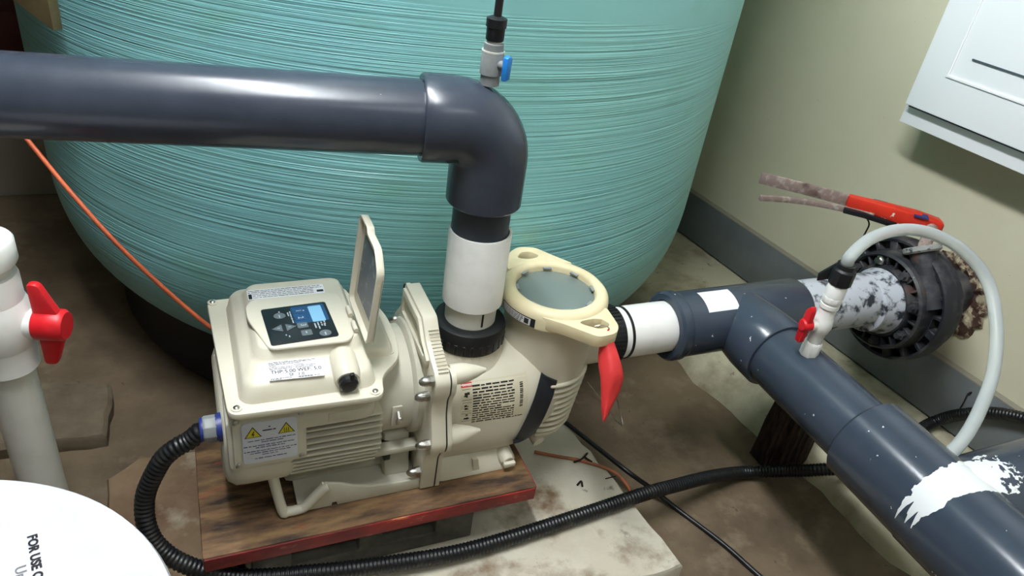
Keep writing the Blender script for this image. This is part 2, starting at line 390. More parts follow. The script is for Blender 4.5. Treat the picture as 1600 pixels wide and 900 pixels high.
# painted kerb along the wall, its worn edge sloping to the floor
def kerb():
    mb = MB(); n = 90; rows = []
    rnd = random.Random(3)
    for i in range(n + 1):
        y = 1.9 - 3.6 * i / n
        e = 0.757 + (0.2547 - y) * 0.136 + 0.008 * math.sin(y * 23) + rnd.uniform(-0.007, 0.007)
        xw = (WOFF + 0.02 - WN.y * y) / WN.x
        rows.append([V((e, y, FZ - 0.01)), V((e + 0.006, y, FZ + 0.012 + rnd.uniform(-.003, .003))), V((e + 0.03 + rnd.uniform(-.006, .006), y, KZ - 0.022)), V((e + 0.055 + rnd.uniform(-.006, .006), y, KZ - 0.002)), V((e + 0.085, y, KZ)), V((xw, y, KZ)), V((xw, y, FZ - 0.01))])
    return mb.rings(rows)
struct(kerb().build('trim_1', KERBM, angle=70), 'worn cream painted kerb at the foot of the wall')
pl = struct(MB().box(wp(WOFF - 0.011, 0.1, 0.036 + 0.0725), (0.022, 5.0, 0.145), (WN, WD, UP)).build('baseboard_right', PLINTH, bevel=0.002), 'grey skirting plank along the cream wall')
struct(MB().box(wp(WOFF - 0.0115, 0.1, 0.1825), (0.021, 5.0, 0.003), (WN, WD, UP)).build('pale_top_edge', PLTOP, pl))
# broken plaster where the pipe enters the wall
def crater():
    mb = MB(); rnd = random.Random(5); n = 48; C0 = wp(WOFF, 0, 0) + V((0, 0, 0.33)); C0 = V((C0.x - 0.0, 0.0, 0.33)); C0 = WN * (WOFF) + WD * (-0.14) + V((0, 0, 0.325))
    rs = []
    for k, (r, d) in enumerate(((0.105, 0.0), (0.098, 0.006), (0.084, 0.010), (0.07, 0.004), (0.06, 0.002))):
        rs.append([C0 + (WD * math.cos(2 * PI * i / n) + UP * math.sin(2 * PI * i / n)) * (r * (1 + rnd.uniform(-0.09, 0.09))) - WN * (d + rnd.uniform(0, 0.006)) for i in range(n)])
    return mb.rings(rs, False, True)
PLASTER = mat('broken_plaster', srgb(170, 158, 132), 0.9, srgb(70, 48, 38), 30, 8, (0.44, 0.52), bump=0.6, bscale=60)
struct(crater().build('trim_2', PLASTER, angle=25), 'broken brown plaster round the pipe hole')

# lamps that light the room
for k, (loc, (sx, sy), rad_, lb) in enumerate(LAMPS):
    t = thing('ceiling_lamp', loc, lb, 'lamp')
    MB().box((loc[0], loc[1], loc[2] + 0.068), (sx + 0.04, sy + 0.06, 0.08)).build('lamp_housing', LAMPM, t, bevel=0.008)
    m_ = mat('lit_diffuser_%d' % k, (0.93, 0.97, 1.0, 1), 0.5, emit=rad_)
    MB().box((loc[0], loc[1], loc[2] - 0.005), (sx, sy, 0.066)).build('lamp_diffuser', m_, t, bevel=0.01)

# ------------------------------------------------------------------ filter tank
TC = V((0.115, 0.9645, 0)); TR = 0.820; TZ0, TZ1 = -0.04, 0.383
def tank_profile(z):
    p, s = 2.679, 2.946
    u = min(max((TZ1 - z) / (TZ1 - TZ0), 0), 1); return TR * max(1 - u ** p, 0) ** (1 / s)
tk = thing('filter_tank', (TC.x, TC.y, FZ), 'large turquoise wound fibreglass filter tank behind the pump', 'tank')
prof = [(0.0, TZ0)]
for i in range(1, 46):
    u = (1 - i / 45) ** 1.0; z = TZ0 + (TZ1 - TZ0) * (1 - math.cos(i / 45 * PI / 2) ** 0.8); prof.append((tank_profile(z), z))
for z in [TZ1 + 0.05 * k for k in range(1, 20)]: prof.append((TR, z))
for k in range(1, 16):
    a = PI / 2 * k / 15; prof.append((TR * math.cos(a), 1.33 + 0.38 * math.sin(a)))
shell = MB().lathe(prof, (TC.x, TC.y, 0), (0, 0, 1), 160).build('tank_shell', TANKM, tk, angle=60)
MB().lathe([(0.60, FZ), (0.705, FZ), (0.712, FZ + 0.012), (0.69, 0.02), (0.682, 0.085), (0.66, 0.088)], (TC.x, TC.y, 0), (0, 0, 1), 72).build('tank_base', BLACKP, tk)

# ------------------------------------------------------------------ white wall cabinet
CO = 1.10
cb = thing('wall_cabinet', wp(WOFF, -0.35, 0.669), 'white metal cabinet on the wall at upper right', 'cabinet')
MB().box(wp((CO + WOFF) / 2, 0.0875 - 0.42, 0.669 + 0.36), (WOFF - CO, 0.84, 0.72), (WN, WD, UP)).build('body', CABM, cb, bevel=0.002)
dO = CO - 0.022
dr = MB().box(wp(CO - 0.0125, 0.078 - 0.415, 0.714 + 0.33), (0.019, 0.83, 0.66), (WN, WD, UP)).build('door', CABM, cb, bevel=0.003)
MB().box(wp(CO - 0.0018, 0.078 - 0.415, 0.7115), (0.003, 0.83, 0.009), (WN, WD, UP)).build('door_gap_shade', CABG, cb)  # dark strip standing in for the shadow line under the door
def onface(u, v, off): p = wat(u, v, off); return p.dot(WD), p.z
s1, z1 = onface(1478, 120, dO)
MB().annulus([(s1, z1), (s1, z1 + 0.5), (s1 - 0.7, z1 + 0.5), (s1 - 0.7, z1)], [(s1 - 0.006, z1 + 0.006), (s1 - 0.006, z1 + 0.494), (s1 - 0.694, z1 + 0.494), (s1 - 0.694, z1 + 0.006)], WN * dO, WD, UP, -WN, 0.003).build('raised_border', CABM, dr, bevel=0.001)
s2, z2 = onface(1520, 93, dO)
MB().box(wp(dO - 0.001, s2 - 0.2, z2), (0.003, 0.4, 0.0035), (WN, WD, UP)).build('vent_slot', CABG, dr)

# ------------------------------------------------------------------ slab, blocks, plank
def slab(mb, pts, z0, z1, rnd, jit=0.004, inset=0.006):
    P = []
    for i in range(len(pts)):
        a, b = V((*pts[i], 0)), V((*pts[(i + 1) % len(pts)], 0)); n = max(2, int((b - a).length / 0.03))
        for k in range(n): q = a.lerp(b, k / n); P.append((q.x + rnd.uniform(-jit, jit), q.y + rnd.uniform(-jit, jit)))
    cx = sum(p[0] for p in P) / len(P); cy = sum(p[1] for p in P) / len(P)
    def ins(p, d): v = V((cx - p[0], cy - p[1], 0)).normalized(); return p[0] + v.x * d, p[1] + v.y * d
    return mb.rings([[V((*p, z0)) for p in P], [V((*p, z1 - inset)) for p in P], [V((*ins(p, inset), z1)) for p in P]])
SZ = 0.02
tag(slab(MB(), [(-0.385, 0.2), (-0.385, -0.31), (0.36, -0.30), (0.306, 0.13), (0.28, 0.2)], FZ, SZ, R).build('stone_slab', SLABM), 'pale stained stone slab lying under the pump', 'slab')
PLYM = mat('stained_board', srgb(126, 104, 80), 0.75, srgb(92, 68, 48), 6, 8, (0.4, 0.65), bump=0.25, bscale=45, layers=[(srgb(160, 148, 128), 9, (0.6, 0.75), 7), (srgb(96, 48, 36), 5, (0.6, 0.72), 6)])
tag(slab(MB(), [(-0.597, 0.17), (-0.60, 0.0), (-0.50, -0.16), (-0.395, -0.30), (-0.395, 0.205), (-0.545, 0.215)], FZ, SZ, R).build('stained_board', PLYM), 'brown stained board with a cut corner under the conduit loop', 'board')
def hollow_block():
    xs = [-0.375, -0.315, -0.205, -0.165, -0.070, 0.0]; ys = [-0.131, 0.02, 0.131]; zs = [SZ, 0.052, 0.110, 0.12]   # two cavities open to the front
    solid = lambda i, j, k: not (i in (1, 3) and j == 0 and k == 1)
    mb = MB()
    for i in range(5):
        for j in range(2):
            for k in range(3):
                if not solid(i, j, k): continue
                P_ = lambda a, b, c: (xs[i + a], ys[j + b], zs[k + c])
                for d, f in (((-1, 0, 0), ((0, 0, 0), (0, 0, 1), (0, 1, 1), (0, 1, 0))), ((1, 0, 0), ((1, 0, 0), (1, 1, 0), (1, 1, 1), (1, 0, 1))), ((0, -1, 0), ((0, 0, 0), (1, 0, 0), (1, 0, 1), (0, 0, 1))), ((0, 1, 0), ((0, 1, 0), (0, 1, 1), (1, 1, 1), (1, 1, 0))), ((0, 0, -1), ((0, 0, 0), (0, 1, 0), (1, 1, 0), (1, 0, 0))), ((0, 0, 1), ((0, 0, 1), (1, 0, 1), (1, 1, 1), (0, 1, 1)))):
                    a, b, c = i + d[0], j + d[1], k + d[2]
                    if 0 <= a < 5 and 0 <= b < 2 and 0 <= c < 3 and solid(a, b, c): continue
                    mb.add([P_(*q) for q in f], [(0, 1, 2, 3)])
    return mb
tag(hollow_block().build('concrete_block', BLOCKM, bevel=0.003), 'grey hollow concrete block under the red edged plank', 'block')
bd = thing('wooden_plank', (-0.17, 0, 0.12), 'weathered plank with red painted edges carrying the pump', 'plank')
BX0, BX1, BY0, BY1 = -0.445, 0.1, -0.157, 0.118
MB().box(((BX0 + BX1) / 2, (BY0 + BY1) / 2, 0.1345), (BX1 - BX0, BY1 - BY0, 0.029)).build('plank_core', WOODT, bd, bevel=0.003)
MB().box(((BX0 + BX1) / 2, BY0 - 0.001, 0.1335), (BX1 - BX0 - 0.004, 0.003, 0.026)).build('painted_edge', WOODR, bd, bevel=0.0008)
MB().box((BX1 + 0.0005, (BY0 + BY1) / 2, 0.1335), (0.003, BY1 - BY0 - 0.006, 0.026)).build('painted_edge', WOODR, bd, bevel=0.0008)

# ------------------------------------------------------------------ the pump
pump = thing('pool_pump', (0, 0, 0.15), 'cream pool pump with digital drive standing on the red plank', 'pump')
PZ = 0.315                                     # motor axis height
X_, Y_, Z_ = V((1, 0, 0)), V((0, 1, 0)), V((0, 0, 1))
# motor
MB().lathe([(0.088, -0.30), (0.088, -0.095)], (0, 0, PZ), X_, 56).build('motor_barrel', CREAM2, pump)
def cowl(x, d): return [V((x, y, z)) for y, z in rrect(-0.117 + d, 0.117 - d, 0.206 + d, 0.372 - d, max(0.066 - d, 0.01), 7)]
MB().rings([cowl(-0.4045, 0.030), cowl(-0.404, 0.022), cowl(-0.399, 0.009), cowl(-0.388, 0.001), cowl(-0.372, 0.0), cowl(-0.315, 0.0), cowl(-0.306, 0.006), cowl(-0.300, 0.02)]).build('rear_shroud', CREAM2, pump, angle=50)
# adapter skirt next to the seal plate, with its lower rail
MB().lathe([(0.090, -0.115), (0.098, -0.11), (0.098, -0.097), (0.09, -0.097)], (0, 0, PZ), X_, 56).build('motor_collar', CREAM2, pump)
for sy in (-1, 1):
    MB().box((-0.137, sy * 0.074, PZ - 0.092), (0.085, 0.022, 0.012)).build('side_rail', CREAM2, pump, bevel=0.003)
fin0 = {}
for sy in (-1, 1):
    for k in range(10):
        z = 0.343 - k * 0.0125
        yi = math.sqrt(max(0.087 ** 2 - (z - PZ) ** 2, 0.0009)) - 0.012
        yo = 0.117 - max(0, (0.275 - z)) * 0.42
        x0 = -0.318 - 0.0 * k; x1 = -0.172 - (0.004 if k > 6 else 0)
        MB().box(((x0 + x1) / 2, sy * (yi + yo) / 2, z), (x1 - x0, yo - yi, 0.0042)).build('cooling_fin', CREAM2, pump, bevel=0.001, bseg=1)
# terminal box body and drive tray
MB().prism(rrect(-0.392, -0.185, -0.132, 0.122, 0.022), (0, 0, 0.352), X_, Y_, Z_, 0.052).build('drive_tray', CREAM2, pump, bevel=0.003)
MB().prism(rrect(-0.396, -0.287, 0.285, 0.380, 0.010), (0, -0.1255, 0), X_, Z_, Y_, 0.07).build('terminal_box', CREAM2, pump, bevel=0.004)
MB().box((-0.232, -0.1325, 0.3665), (0.05, 0.0015, 0.017)).build('nameplate', CREAM2, pump, bevel=0.0008)
tb = MB().prism(rrect(-0.388, -0.291, 0.296, 0.388, 0.005), (0, -0.131, 0), X_, Z_, Y_, 0.0075).build('warning_plate', CREAM2, pump, bevel=0.001)
O = V((-0.339, -0.1312, 0.3415)); WU, WW = X_, Z_
MB().prism(rrect(-0.0375, 0.0375, -0.0385, 0.0385, 0.006), O, X_, Z_, -Y_, 0.0028).build('warning_sticker', LABELG, tb, bevel=0.0008)
O2 = O - Y_ * 0.0030
yl, bl, pr = MB(), MB(), MB()
for sx in (-1, 1):
    tri = lambda r, q: [V((sx * 0.0225 + r * math.sin(a), 0, 0)) for a in ()]
    def T(r): return [O2 + X_ * (sx * 0.0225 + r * math.cos(math.radians(a))) + Z_ * (0.0185 + r * math.sin(math.radians(a))) for a in (90, 210, 330)]
    bl.add(T(0.0135), [(0, 1, 2)]); MB().add([p - Y_ * 0.0002 for p in T(0.0112)], [(0, 1, 2)]).build('warning_triangle', YEL, tb, recalc=False)
    c0 = O2 + X_ * (sx * 0.0225) + Z_ * 0.0175 - Y_ * 0.0004
    if sx < 0:
        bl.add([c0 + X_ * x + Z_ * z for x, z in ((0.001, 0.006), (-0.0025, -0.0005), (0, -0.0005), (-0.001, -0.005), (0.0025, 0.0012), (0.0002, 0.0012), (0.0025, 0.006))], [(0, 1, 2, 3, 4, 5, 6)])
    else:
        for q in (-0.0028, 0, 0.0028): bl.add([c0 + X_ * (q + x) + Z_ * z for x, z in ((0, 0.004), (-0.0009, 0.001), (0.0005, -0.001), (-0.0006, -0.004), (0.0004, -0.004), (0.0014, -0.001), (0.0, 0.001), (0.0009, 0.004))], [tuple(range(8))])
rn = random.Random(2)
microtext(bl, O2, X_, Z_, -0.0095, 0.0095, 0.0215, 0.0022, rn)
quad(bl, O2, X_, Z_, -0.0012, 0.0012, 0.0275, 0.0295)
for y, a, b in ((0.0045, -0.03, 0.035), (0.0005, -0.012, 0.018), (-0.0055, -0.036, 0.036), (-0.0095, -0.02, 0.02), (-0.0155, -0.036, 0.036), (-0.0195, -0.028, 0.030), (-0.0235, -0.012, 0.012), (-0.030, -0.022, 0.022)):
    microtext(pr, O2, X_, Z_, a, b, y, 0.0017, rn)
bl.build('warning_symbol', INK, tb, recalc=False); pr.build('small_print', INKB, tb, recalc=False)
def screw(c, axis, r, parent, m=None):
    o = MB().lathe([(r, 0), (r, 0.0012), (r * 0.7, 0.0026), (0.0, 0.0030)], c, axis, 14).build('screw', m or STEEL, parent); return o
for x, z in ((-0.3830, 0.3830), (-0.2955, 0.3830), (-0.2955, 0.3005), (-0.3830, 0.3005)): screw((x, -0.131, z), (0, -1, 0), 0.0045, tb)

# drive cover: flange, dome, bezel, control panel
fl = [(-0.392, -0.150), (-0.183, -0.157), (-0.176, -0.112), (-0.141, -0.078), (-0.132, -0.03), (-0.132, 0.03), (-0.141, 0.072), (-0.178, 0.105), (-0.183, 0.132), (-0.403, 0.130)]
cov = MB().prism(rpoly(fl, 0.016), (0, 0, 0.404), X_, Y_, Z_, 0.011).build('drive_cover', CREAM, pump, bevel=0.0025)
def loop(x0, x1, y0, y1, r, z, n=5): return [V((x, y, z)) for x, y in rrect(x0, x1, y0, y1, r, n)]
dm = MB().rings([loop(-0.377, -0.186, -0.136, 0.118, 0.02, 0.412), loop(-0.374, -0.188, -0.134, 0.117, 0.02, 0.419), loop(-0.370, -0.192, -0.129, 0.114, 0.02, 0.436), loop(-0.366, -0.194, -0.122, 0.112, 0.02, 0.4415), loop(-0.355, -0.198, -0.094, 0.104, 0.02, 0.447), loop(-0.350, -0.200, -0.088, 0.098, 0.018, 0.452), loop(-0.345, -0.203, -0.083, 0.088, 0.016, 0.464), loop(-0.341, -0.206, -0.080, 0.082, 0.014, 0.4665)]).build('cover_dome', CREAM, cov, angle=50)
# raised hexagonal bezel round the panel
hexb = [(-0.352, -0.010), (-0.330, -0.088), (-0.222, -0.090), (-0.210, -0.078), (-0.210, 0.030), (-0.222, 0.040), (-0.340, 0.040), (-0.352, 0.024)]
MB().prism(rpoly(hexb, 0.01), (0, 0, 0.4655), X_, Y_, Z_, 0.0035, 0.985).build('panel_bezel', CREAM, cov, bevel=0.001)
pz = 0.4692
SA, SB, SCn, SDn = [at(u, v, 'z', pz) for u, v in ((424, 541), (532, 527), (507, 472), (408, 487))]
PO = SA; PU = nz((SB - SA) + (SCn - SDn)); PW = Z_.cross(PU); pw_ = ((SB - SA).length + (SCn - SDn).length) / 2; ph_ = ((SDn - SA).length + (SCn - SB).length) / 2
pan = MB().prism(rrect(0, pw_, 0, ph_, 0.004), PO - Z_ * 0.0005, PU, PW, Z_, 0.0018).build('control_panel', PANEL, cov, bevel=0.0004)
pq = PO + Z_ * 0.0014
def P(fx, fy): return fx * pw_, fy * ph_
a_ = MB().prism(rrect(0.44 * pw_, 0.955 * pw_, 0.46 * ph_, 0.95 * ph_, 0.003), pq - Z_ * 0.0004, PU, PW, Z_, 0.0006).build('panel_display_field', PBLUE, pan)
MB().prism(rrect(0.70 * pw_, 0.90 * pw_, 0.45 * ph_, 0.90 * ph_, 0.0015), pq, PU, PW, Z_, 0.0009).build('lcd_screen', LCD, pan)
for bx, by, m_ in ((0.53, 0.81, PBLUE), (0.53, 0.61, PBLUE), (0.53, 0.40, PBTN), (0.55, 0.19, PBTN)):
    MB().prism(rrect(bx * pw_ - 0.0075, bx * pw_ + 0.0075, by * ph_ - 0.0065, by * ph_ + 0.0065, 0.002), pq, PU, PW, Z_, 0.0008).build('panel_button', m_, pan, bevel=0.0003)
for bx, by, rx, ry in ((0.245, 0.74, 0.0085, 0.0075), (0.815, 0.11, 0.0085, 0.0075)):
    MB().prism([(bx * pw_ + rx * math.cos(t), by * ph_ + ry * math.sin(t)) for t in [2 * PI * k / 20 for k in range(20)]], pq, PU, PW, Z_, 0.0008).build('panel_button', PBTN, pan)
for sx in (-1, 1):
    cx, cy = 0.255 * pw_ + sx * 0.0088, 0.40 * ph_
    MB().prism([(cx + sx * 0.0085, cy), (cx - sx * 0.006, cy + 0.0085 ), (cx - sx * 0.006, cy - 0.0085)][::sx], pq, PU, PW, Z_, 0.0008).build('panel_button', PBTN, pan)
pr = MB(); qq = pq + Z_ * 0.0011
dn, rt = -PW, PU                               # print runs from the tank side towards the viewer
for s_, fx, fy in (('1', 0.505, 0.84), ('2', 0.505, 0.64), ('3', 0.505, 0.43)): text_geo(pr, s_, 0.011, qq + PU * (fx * pw_) + PW * (fy * ph_), dn, rt)
for fx, fy, n in ((0.40, 0.82, 0.030), (0.365, 0.80, 0.010), (0.70, 0.40, 0.012), (0.75, 0.42, 0.018), (0.80, 0.42, 0.01), (0.85, 0.46, 0.012), (0.84, 0.36, 0.01), (0.245, 0.86, 0.003), (0.24, 0.21, 0.003), (0.28, 0.17, 0.006)):
    microtext(pr, qq + PU * (fx * pw_) + PW * (fy * ph_), dn, rt, 0, n, 0, 0.0022, rn)
for fx, fy in ((0.245, 0.76), (0.55, 0.22), (0.815, 0.13)): microtext(pr, qq + PU * ((fx - 0.012) * pw_) + PW * (fy * ph_), dn, rt, 0, 0.007, 0, 0.002, rn)
for sx in (-1, 1): quad(pr, qq + PU * (0.255 * pw_ + sx * 0.0078) + PW * (0.40 * ph_), PU, PW, -0.002, 0.002, -0.0006, 0.0006)
quad(pr, qq + PU * (0.62 * pw_) + PW * (0.80 * ph_), PU, PW, -0.0012, 0.0012, -0.0012, 0.0012)
pr.build('panel_print', INKW, pan, recalc=False)
# ratings label on the front shelf
la = V((-0.335, -0.1195, 0.4424)); lb_ = V((-0.335, -0.0945, 0.4474)); LW = nz(lb_ - la); LU = V((0.9985, -0.055, 0)); LN = nz(LU.cross(LW))
LH = 0.034
rl = MB().box(la + LU * 0.0365 + LW * (LH / 2 - 0.005) + LN * 0.002, (0.073, LH, 0.0012), (LU, LW, LN)).build('ratings_label', LABELW, cov)
lo_ = la + LN * 0.0028 - LW * 0.005
pk = MB(); rn = random.Random(4)
text_geo(pk, 'THP:', 0.0086, lo_ + LU * 0.003 + LW * 0.0112, LU, LW); text_geo(pk, '5.00', 0.0086, lo_ + LU * 0.0215 + LW * 0.0112, LU, LW)
text_geo(pk, 'WEF:', 0.0086, lo_ + LU * 0.0385 + LW * 0.0118, LU, LW); text_geo(pk, '5.0', 0.0086, lo_ + LU * 0.0605 + LW * 0.0118, LU, LW)
text_geo(pk, 'SF', 0.0074, lo_ + LU * 0.0265 + LW * 0.0046, LU, LW); text_geo(pk, '1.0', 0.0074, lo_ + LU * 0.0380 + LW * 0.0046, LU, LW)
for y, a, b in ((0.031, 0.002, 0.066), (0.0292, 0.002, 0.060), (0.0270, 0.002, 0.045), (0.0245, 0.002, 0.012), (0.0240, 0.036, 0.050), (0.0216, 0.002, 0.033), (0.0216, 0.037, 0.064), (0.0190, 0.002, 0.032), (0.0190, 0.037, 0.062), (0.0022, 0.002, 0.030), (0.0005, 0.002, 0.016), (0.0020, 0.060, 0.068)):
    microtext(pk, lo_, LU, LW, a, b, y, 0.0011, rn)
for k in range(16): quad(pk, lo_, LU, LW, 0.0375 + k * 0.00128, 0.0375 + k * 0.00128 + (0.001 if k % 3 else 0.0006), 0.0010, 0.0035)
pk.build('label_print', INK, rl, recalc=False)
# long strip label behind the panel
ta = V((-0.346, 0.0405, 0.4672)); 
tl = MB().box(ta + X_ * 0.058 + Y_ * 0.013, (0.114, 0.026, 0.0012)).build('strip_label', LABELW, cov)
pk = MB(); to = ta + Z_ * 0.0009
for k in range(5): microtext(pk, to, X_, Y_, 0.008 if k < 3 else 0.002, 0.098 if k < 3 else 0.112, 0.003 + k * 0.0046, 0.0016, rn)
quad(pk, to, X_, Y_, 0.002, 0.007, 0.001, 0.014); quad(pk, to, X_, Y_, 0.103, 0.113, 0.004, 0.010)
pk.build('label_print', INK, tl, recalc=False)
# front boss with black port plug
bo = V((-0.231, -0.07, 0.4405))
MB().lathe([(0.021, 0.0), (0.021, 0.052), (0.018, 0.062), (0.0165, 0.066)], bo, (0, -1, -0.12), 28).build('plug_boss', CREAM, cov)
plg = MB().lathe([(0.0135, 0.060), (0.0135, 0.074), (0.0105, 0.077), (0.0, 0.077)], bo, (0, -1, -0.12), 24).build('port_plug', BLACKP, cov)
MB().box(bo + V((0.004, -0.0745, 0.006)), (0.006, 0.006, 0.013)).build('plug_tab', BLACKP, plg, bevel=0.001)
for x, y in ((-0.380, -0.138), (-0.394, 0.121), (-0.152, -0.060), (-0.194, -0.146)):
    MB().lathe([(0.0075, 0), (0.0075, 0.0015), (0.0066, 0.0018), (0.0, 0.0018)], (x, y, 0.4148), Z_, 20).build('screw_seat', CREAM, cov)
    screw((x, y, 0.4160), (0, 0, 1), 0.0044, cov)
MB().rings([loop(-0.200, -0.146, -0.070, 0.066, 0.012, 0.413), loop(-0.199, -0.148, -0.066, 0.062, 0.012, 0.424), loop(-0.199, -0.153, -0.060, 0.056, 0.012, 0.429)]).build('cover_pad', CREAM, cov, angle=50)
# hinged flap standing open
fp = thing if False else None
FA = V((-0.2005, -0.1085, 0.470)); FU = V((0, 1, 0)); FWv = nz(V((0.014, 0, 0.148))); FN = nz(FU.cross(FWv))
fw, fh = 0.124, 0.150
out = rpoly([(0, 0.0), (fw, 0.0), (fw, fh * 0.97), (fw * 0.93, fh), (fw * 0.62, fh), (fw * 0.57, fh * 0.955), (fw * 0.22, fh * 0.955), (0, fh * 0.80)], 0.010)
flap = MB().prism(out, FA + FN * 0.008, FU, FWv, FN, 0.003).build('panel_flap', CREAM, cov, bevel=0.001)
inn = [((x - fw / 2) * 0.955 + fw / 2, (y - fh * 0.47) * 0.965 + fh * 0.47) for x, y in out]
MB().annulus(out, inn, FA - FN * 0.000, FU, FWv, FN, 0.0105).build('flap_rim', CREAM, flap, bevel=0.0008)
MB().prism(rrect(0.018, fw - 0.018, 0.024, fh * 0.82, 0.004), FA + FN * 0.0082, FU, FWv, -FN, 0.0012).build('flap_label', FLAPIN, flap)
for k in (0.30, 0.62):
    MB().lathe([(0.0035, 0), (0.0035, 0.022)], FA + FU * (fw * k) + V((-0.006, 0, 0.001)), FU, 12).build('hinge', CREAM, cov)

# base and feet
def foot(sy):
    mb = MB()
    path = [(-0.337, 0.245), (-0.3245, 0.166), (-0.316, 0.1585), (-0.298, 0.1585), (-0.288, 0.163), (-0.262, 0.193), (-0.252, 0.198)]
    pts = spline([V((x, sy * (0.1085 - max(0, z - 0.2) * 0.3), z)) for x, z in path], 6)
    return mb.tube(pts, 0.0082, 14)
for sy in (-1, 1):
    foot(sy).build('foot_loop', CREAM2, pump, bevel=0.002)
    top = [(-0.262, 0.205), (-0.235, 0.198), (-0.213, 0.186), (-0.19, 0.178), (-0.16, 0.174), (-0.13, 0.173), (-0.1, 0.174)]
    poly = [(-0.29, 0.150), (-0.247, 0.150), (-0.246, 0.157), (-0.239, 0.157), (-0.238, 0.150), (-0.1, 0.150)] + top[::-1]
    MB().prism(poly, (0, sy * 0.108 - (0.006 if sy > 0 else 0), 0), X_, Z_, Y_, 0.006).build('base_rail', CREAM2, pump, bevel=0.0012)
MB().prism([(-0.30, -0.10), (-0.095, -0.108), (-0.095, 0.108), (-0.30, 0.10)], (0, 0, 0.150), X_, Y_, Z_, 0.007).build('base_plate', CREAM2, pump, bevel=0.002)
MB().box((-0.215, 0, 0.193), (0.20, 0.10, 0.075)).build('motor_pedestal', CREAM2, pump, bevel=0.012)
MB().prism([(-0.075, 0.155), (0.075, 0.155), (0.06, 0.24), (-0.06, 0.24)], (-0.108, 0, 0), Y_, Z_, -X_, 0.045).build('front_pedestal', CREAM2, pump, bevel=0.006)
MB().box((-0.150, -0.066, 0.212), (0.012, 0.02, 0.032), None).build('earth_strap', BLACKP, pump, bevel=0.002)

# seal plate with its vented upright
half = [(0.05, 0.466), (0.066, 0.448), (0.078, 0.436), (0.104, 0.424), (0.128, 0.415), (0.139, 0.402), (0.139, 0.38), (0.130, 0.362), (0.131, 0.335), (0.143, 0.300), (0.150, 0.282), (0.145, 0.264), (0.128, 0.248), (0.117, 0.225), (0.114, 0.150)]
half2 = [(0.05, 0.466), (0.058, 0.44), (0.066, 0.412), (0.095, 0.378), (0.118, 0.345), (0.130, 0.31)] + half[9:]
outl = [(y, z) for y, z in half2] + [(-y, z) for y, z in half[::-1]]
sp = MB().prism(rpoly(outl[::-1], 0.007, 3), (-0.100, 0, 0), Y_, Z_, X_, 0.024).build('seal_plate', CREAM, pump, bevel=0.003)
# recess on the motor side of the upright: a raised rim and diagonal webs
rim = [(0.044, 0.460), (-0.044, 0.460), (-0.070, 0.434), (-0.10, 0.420), (-0.096, 0.402), (0.050, 0.402), (0.050, 0.420), (0.047, 0.436)]
rin = [(y * 0.86, 0.430 + (z - 0.430) * 0.55) for y, z in rim]
MB().annulus(rim, rin, (-0.100, 0, 0), Y_, Z_, -X_, 0.005).build('upright_rim', CREAM, sp, bevel=0.0012)
for k in range(7):
    yb = -0.006 - k * 0.0085; zb = 0.459 - max(0, -yb - 0.04) * 0.9
    MB().sweep([V((-0.1025, yb, zb - 0.001)), V((-0.1025, yb - 0.006, zb - 0.011))], 0.003, 0.003, X_).build('vent_web', CREAM, sp)
for k in range(13):
    t = k / 12; y = -0.066 - 0.062 * t; z = 0.450 - 0.034 * t
    MB().box((-0.086, y, z + 0.0006), (0.016, 0.0012, 0.0022)).build('grip_ridge', CREAM, sp)
# dome nuts on the motor side of the seal plate
def dome_nut(c, par):
    n = MB().lathe([(0.0085, 0), (0.0085, 0.008)], c, (-1, 0, 0), 6).build('hex_nut', STEEL, par, angle=20)
    MB().lathe([(0.0078, 0.0075), (0.0078, 0.013), (0.0068, 0.018), (0.004, 0.0225), (0.0, 0.024)], c, (-1, 0, 0), 18).build('dome', STEEL, n)
for y, z in ((-0.126, 0.402), (-0.112, 0.360), (-0.136, 0.280), (-0.103, 0.186), (0.052, 0.392), (0.136, 0.280)): dome_nut(V((-0.0995, y, z)), sp)

# volute
AZ = 0.262
def vol_ring(x, r, sq, zc=AZ, n=48):
    out = []
    for i in range(n):
        t = 2 * PI * i / n; c, s = math.cos(t), math.sin(t)
        k = (abs(c) ** sq + abs(s) ** sq) ** (-1 / sq); out.append(V((x, c * k * r, zc + s * k * r)))
    return out
VT = [(-0.062, 0.0985, 3.4), (-0.04, 0.0985, 3.4), (0.0, 0.1005, 3.2), (0.05, 0.1025, 3.0), (0.085, 0.1015, 2.8), (0.11, 0.096, 2.5), (0.135, 0.086, 2.2), (0.16, 0.074, 2.0), (0.185, 0.055, 2.0)]
vol = MB().rings([vol_ring(x, r, q) for x, r, q in VT]).build('volute', CREAM, pump, angle=50)
# gasket line and housing flange against the seal plate
hf = [(0.052, 0.372), (0.090, 0.398), (0.118, 0.414), (0.132, 0.412)] + half[5:]
hfo = [(y, z) for y, z in hf] + [(-y, z) for y, z in hf[::-1]]
hfo = rpoly(hfo[::-1], 0.006, 3)
MB().prism([(y * 0.993, 0.28 + (z - 0.28) * 0.993) for y, z in hfo], (-0.0765, 0, 0), Y_, Z_, X_, 0.003).build('gasket', BAND, vol)
MB().prism(hfo, (-0.0742, 0, 0), Y_, Z_, X_, 0.008).build('housing_flange', CREAM, vol, bevel=0.003)
for sy in (-1, 1):
    for z, s_ in ((0.402, 1.0), (0.280, 1.05)) if sy < 0 else ((0.280, 1.05),):
        MB().lathe([(0.0165 * s_, -0.07), (0.0165 * s_, -0.05), (0.015, -0.042), (0.010, -0.026), (0.003, -0.010)], (0, sy * (0.112 if z > 0.35 else 0.124), z - (0.006 if z > 0.35 else 0.002)), X_, 24).build('bolt_boss', CREAM, vol)
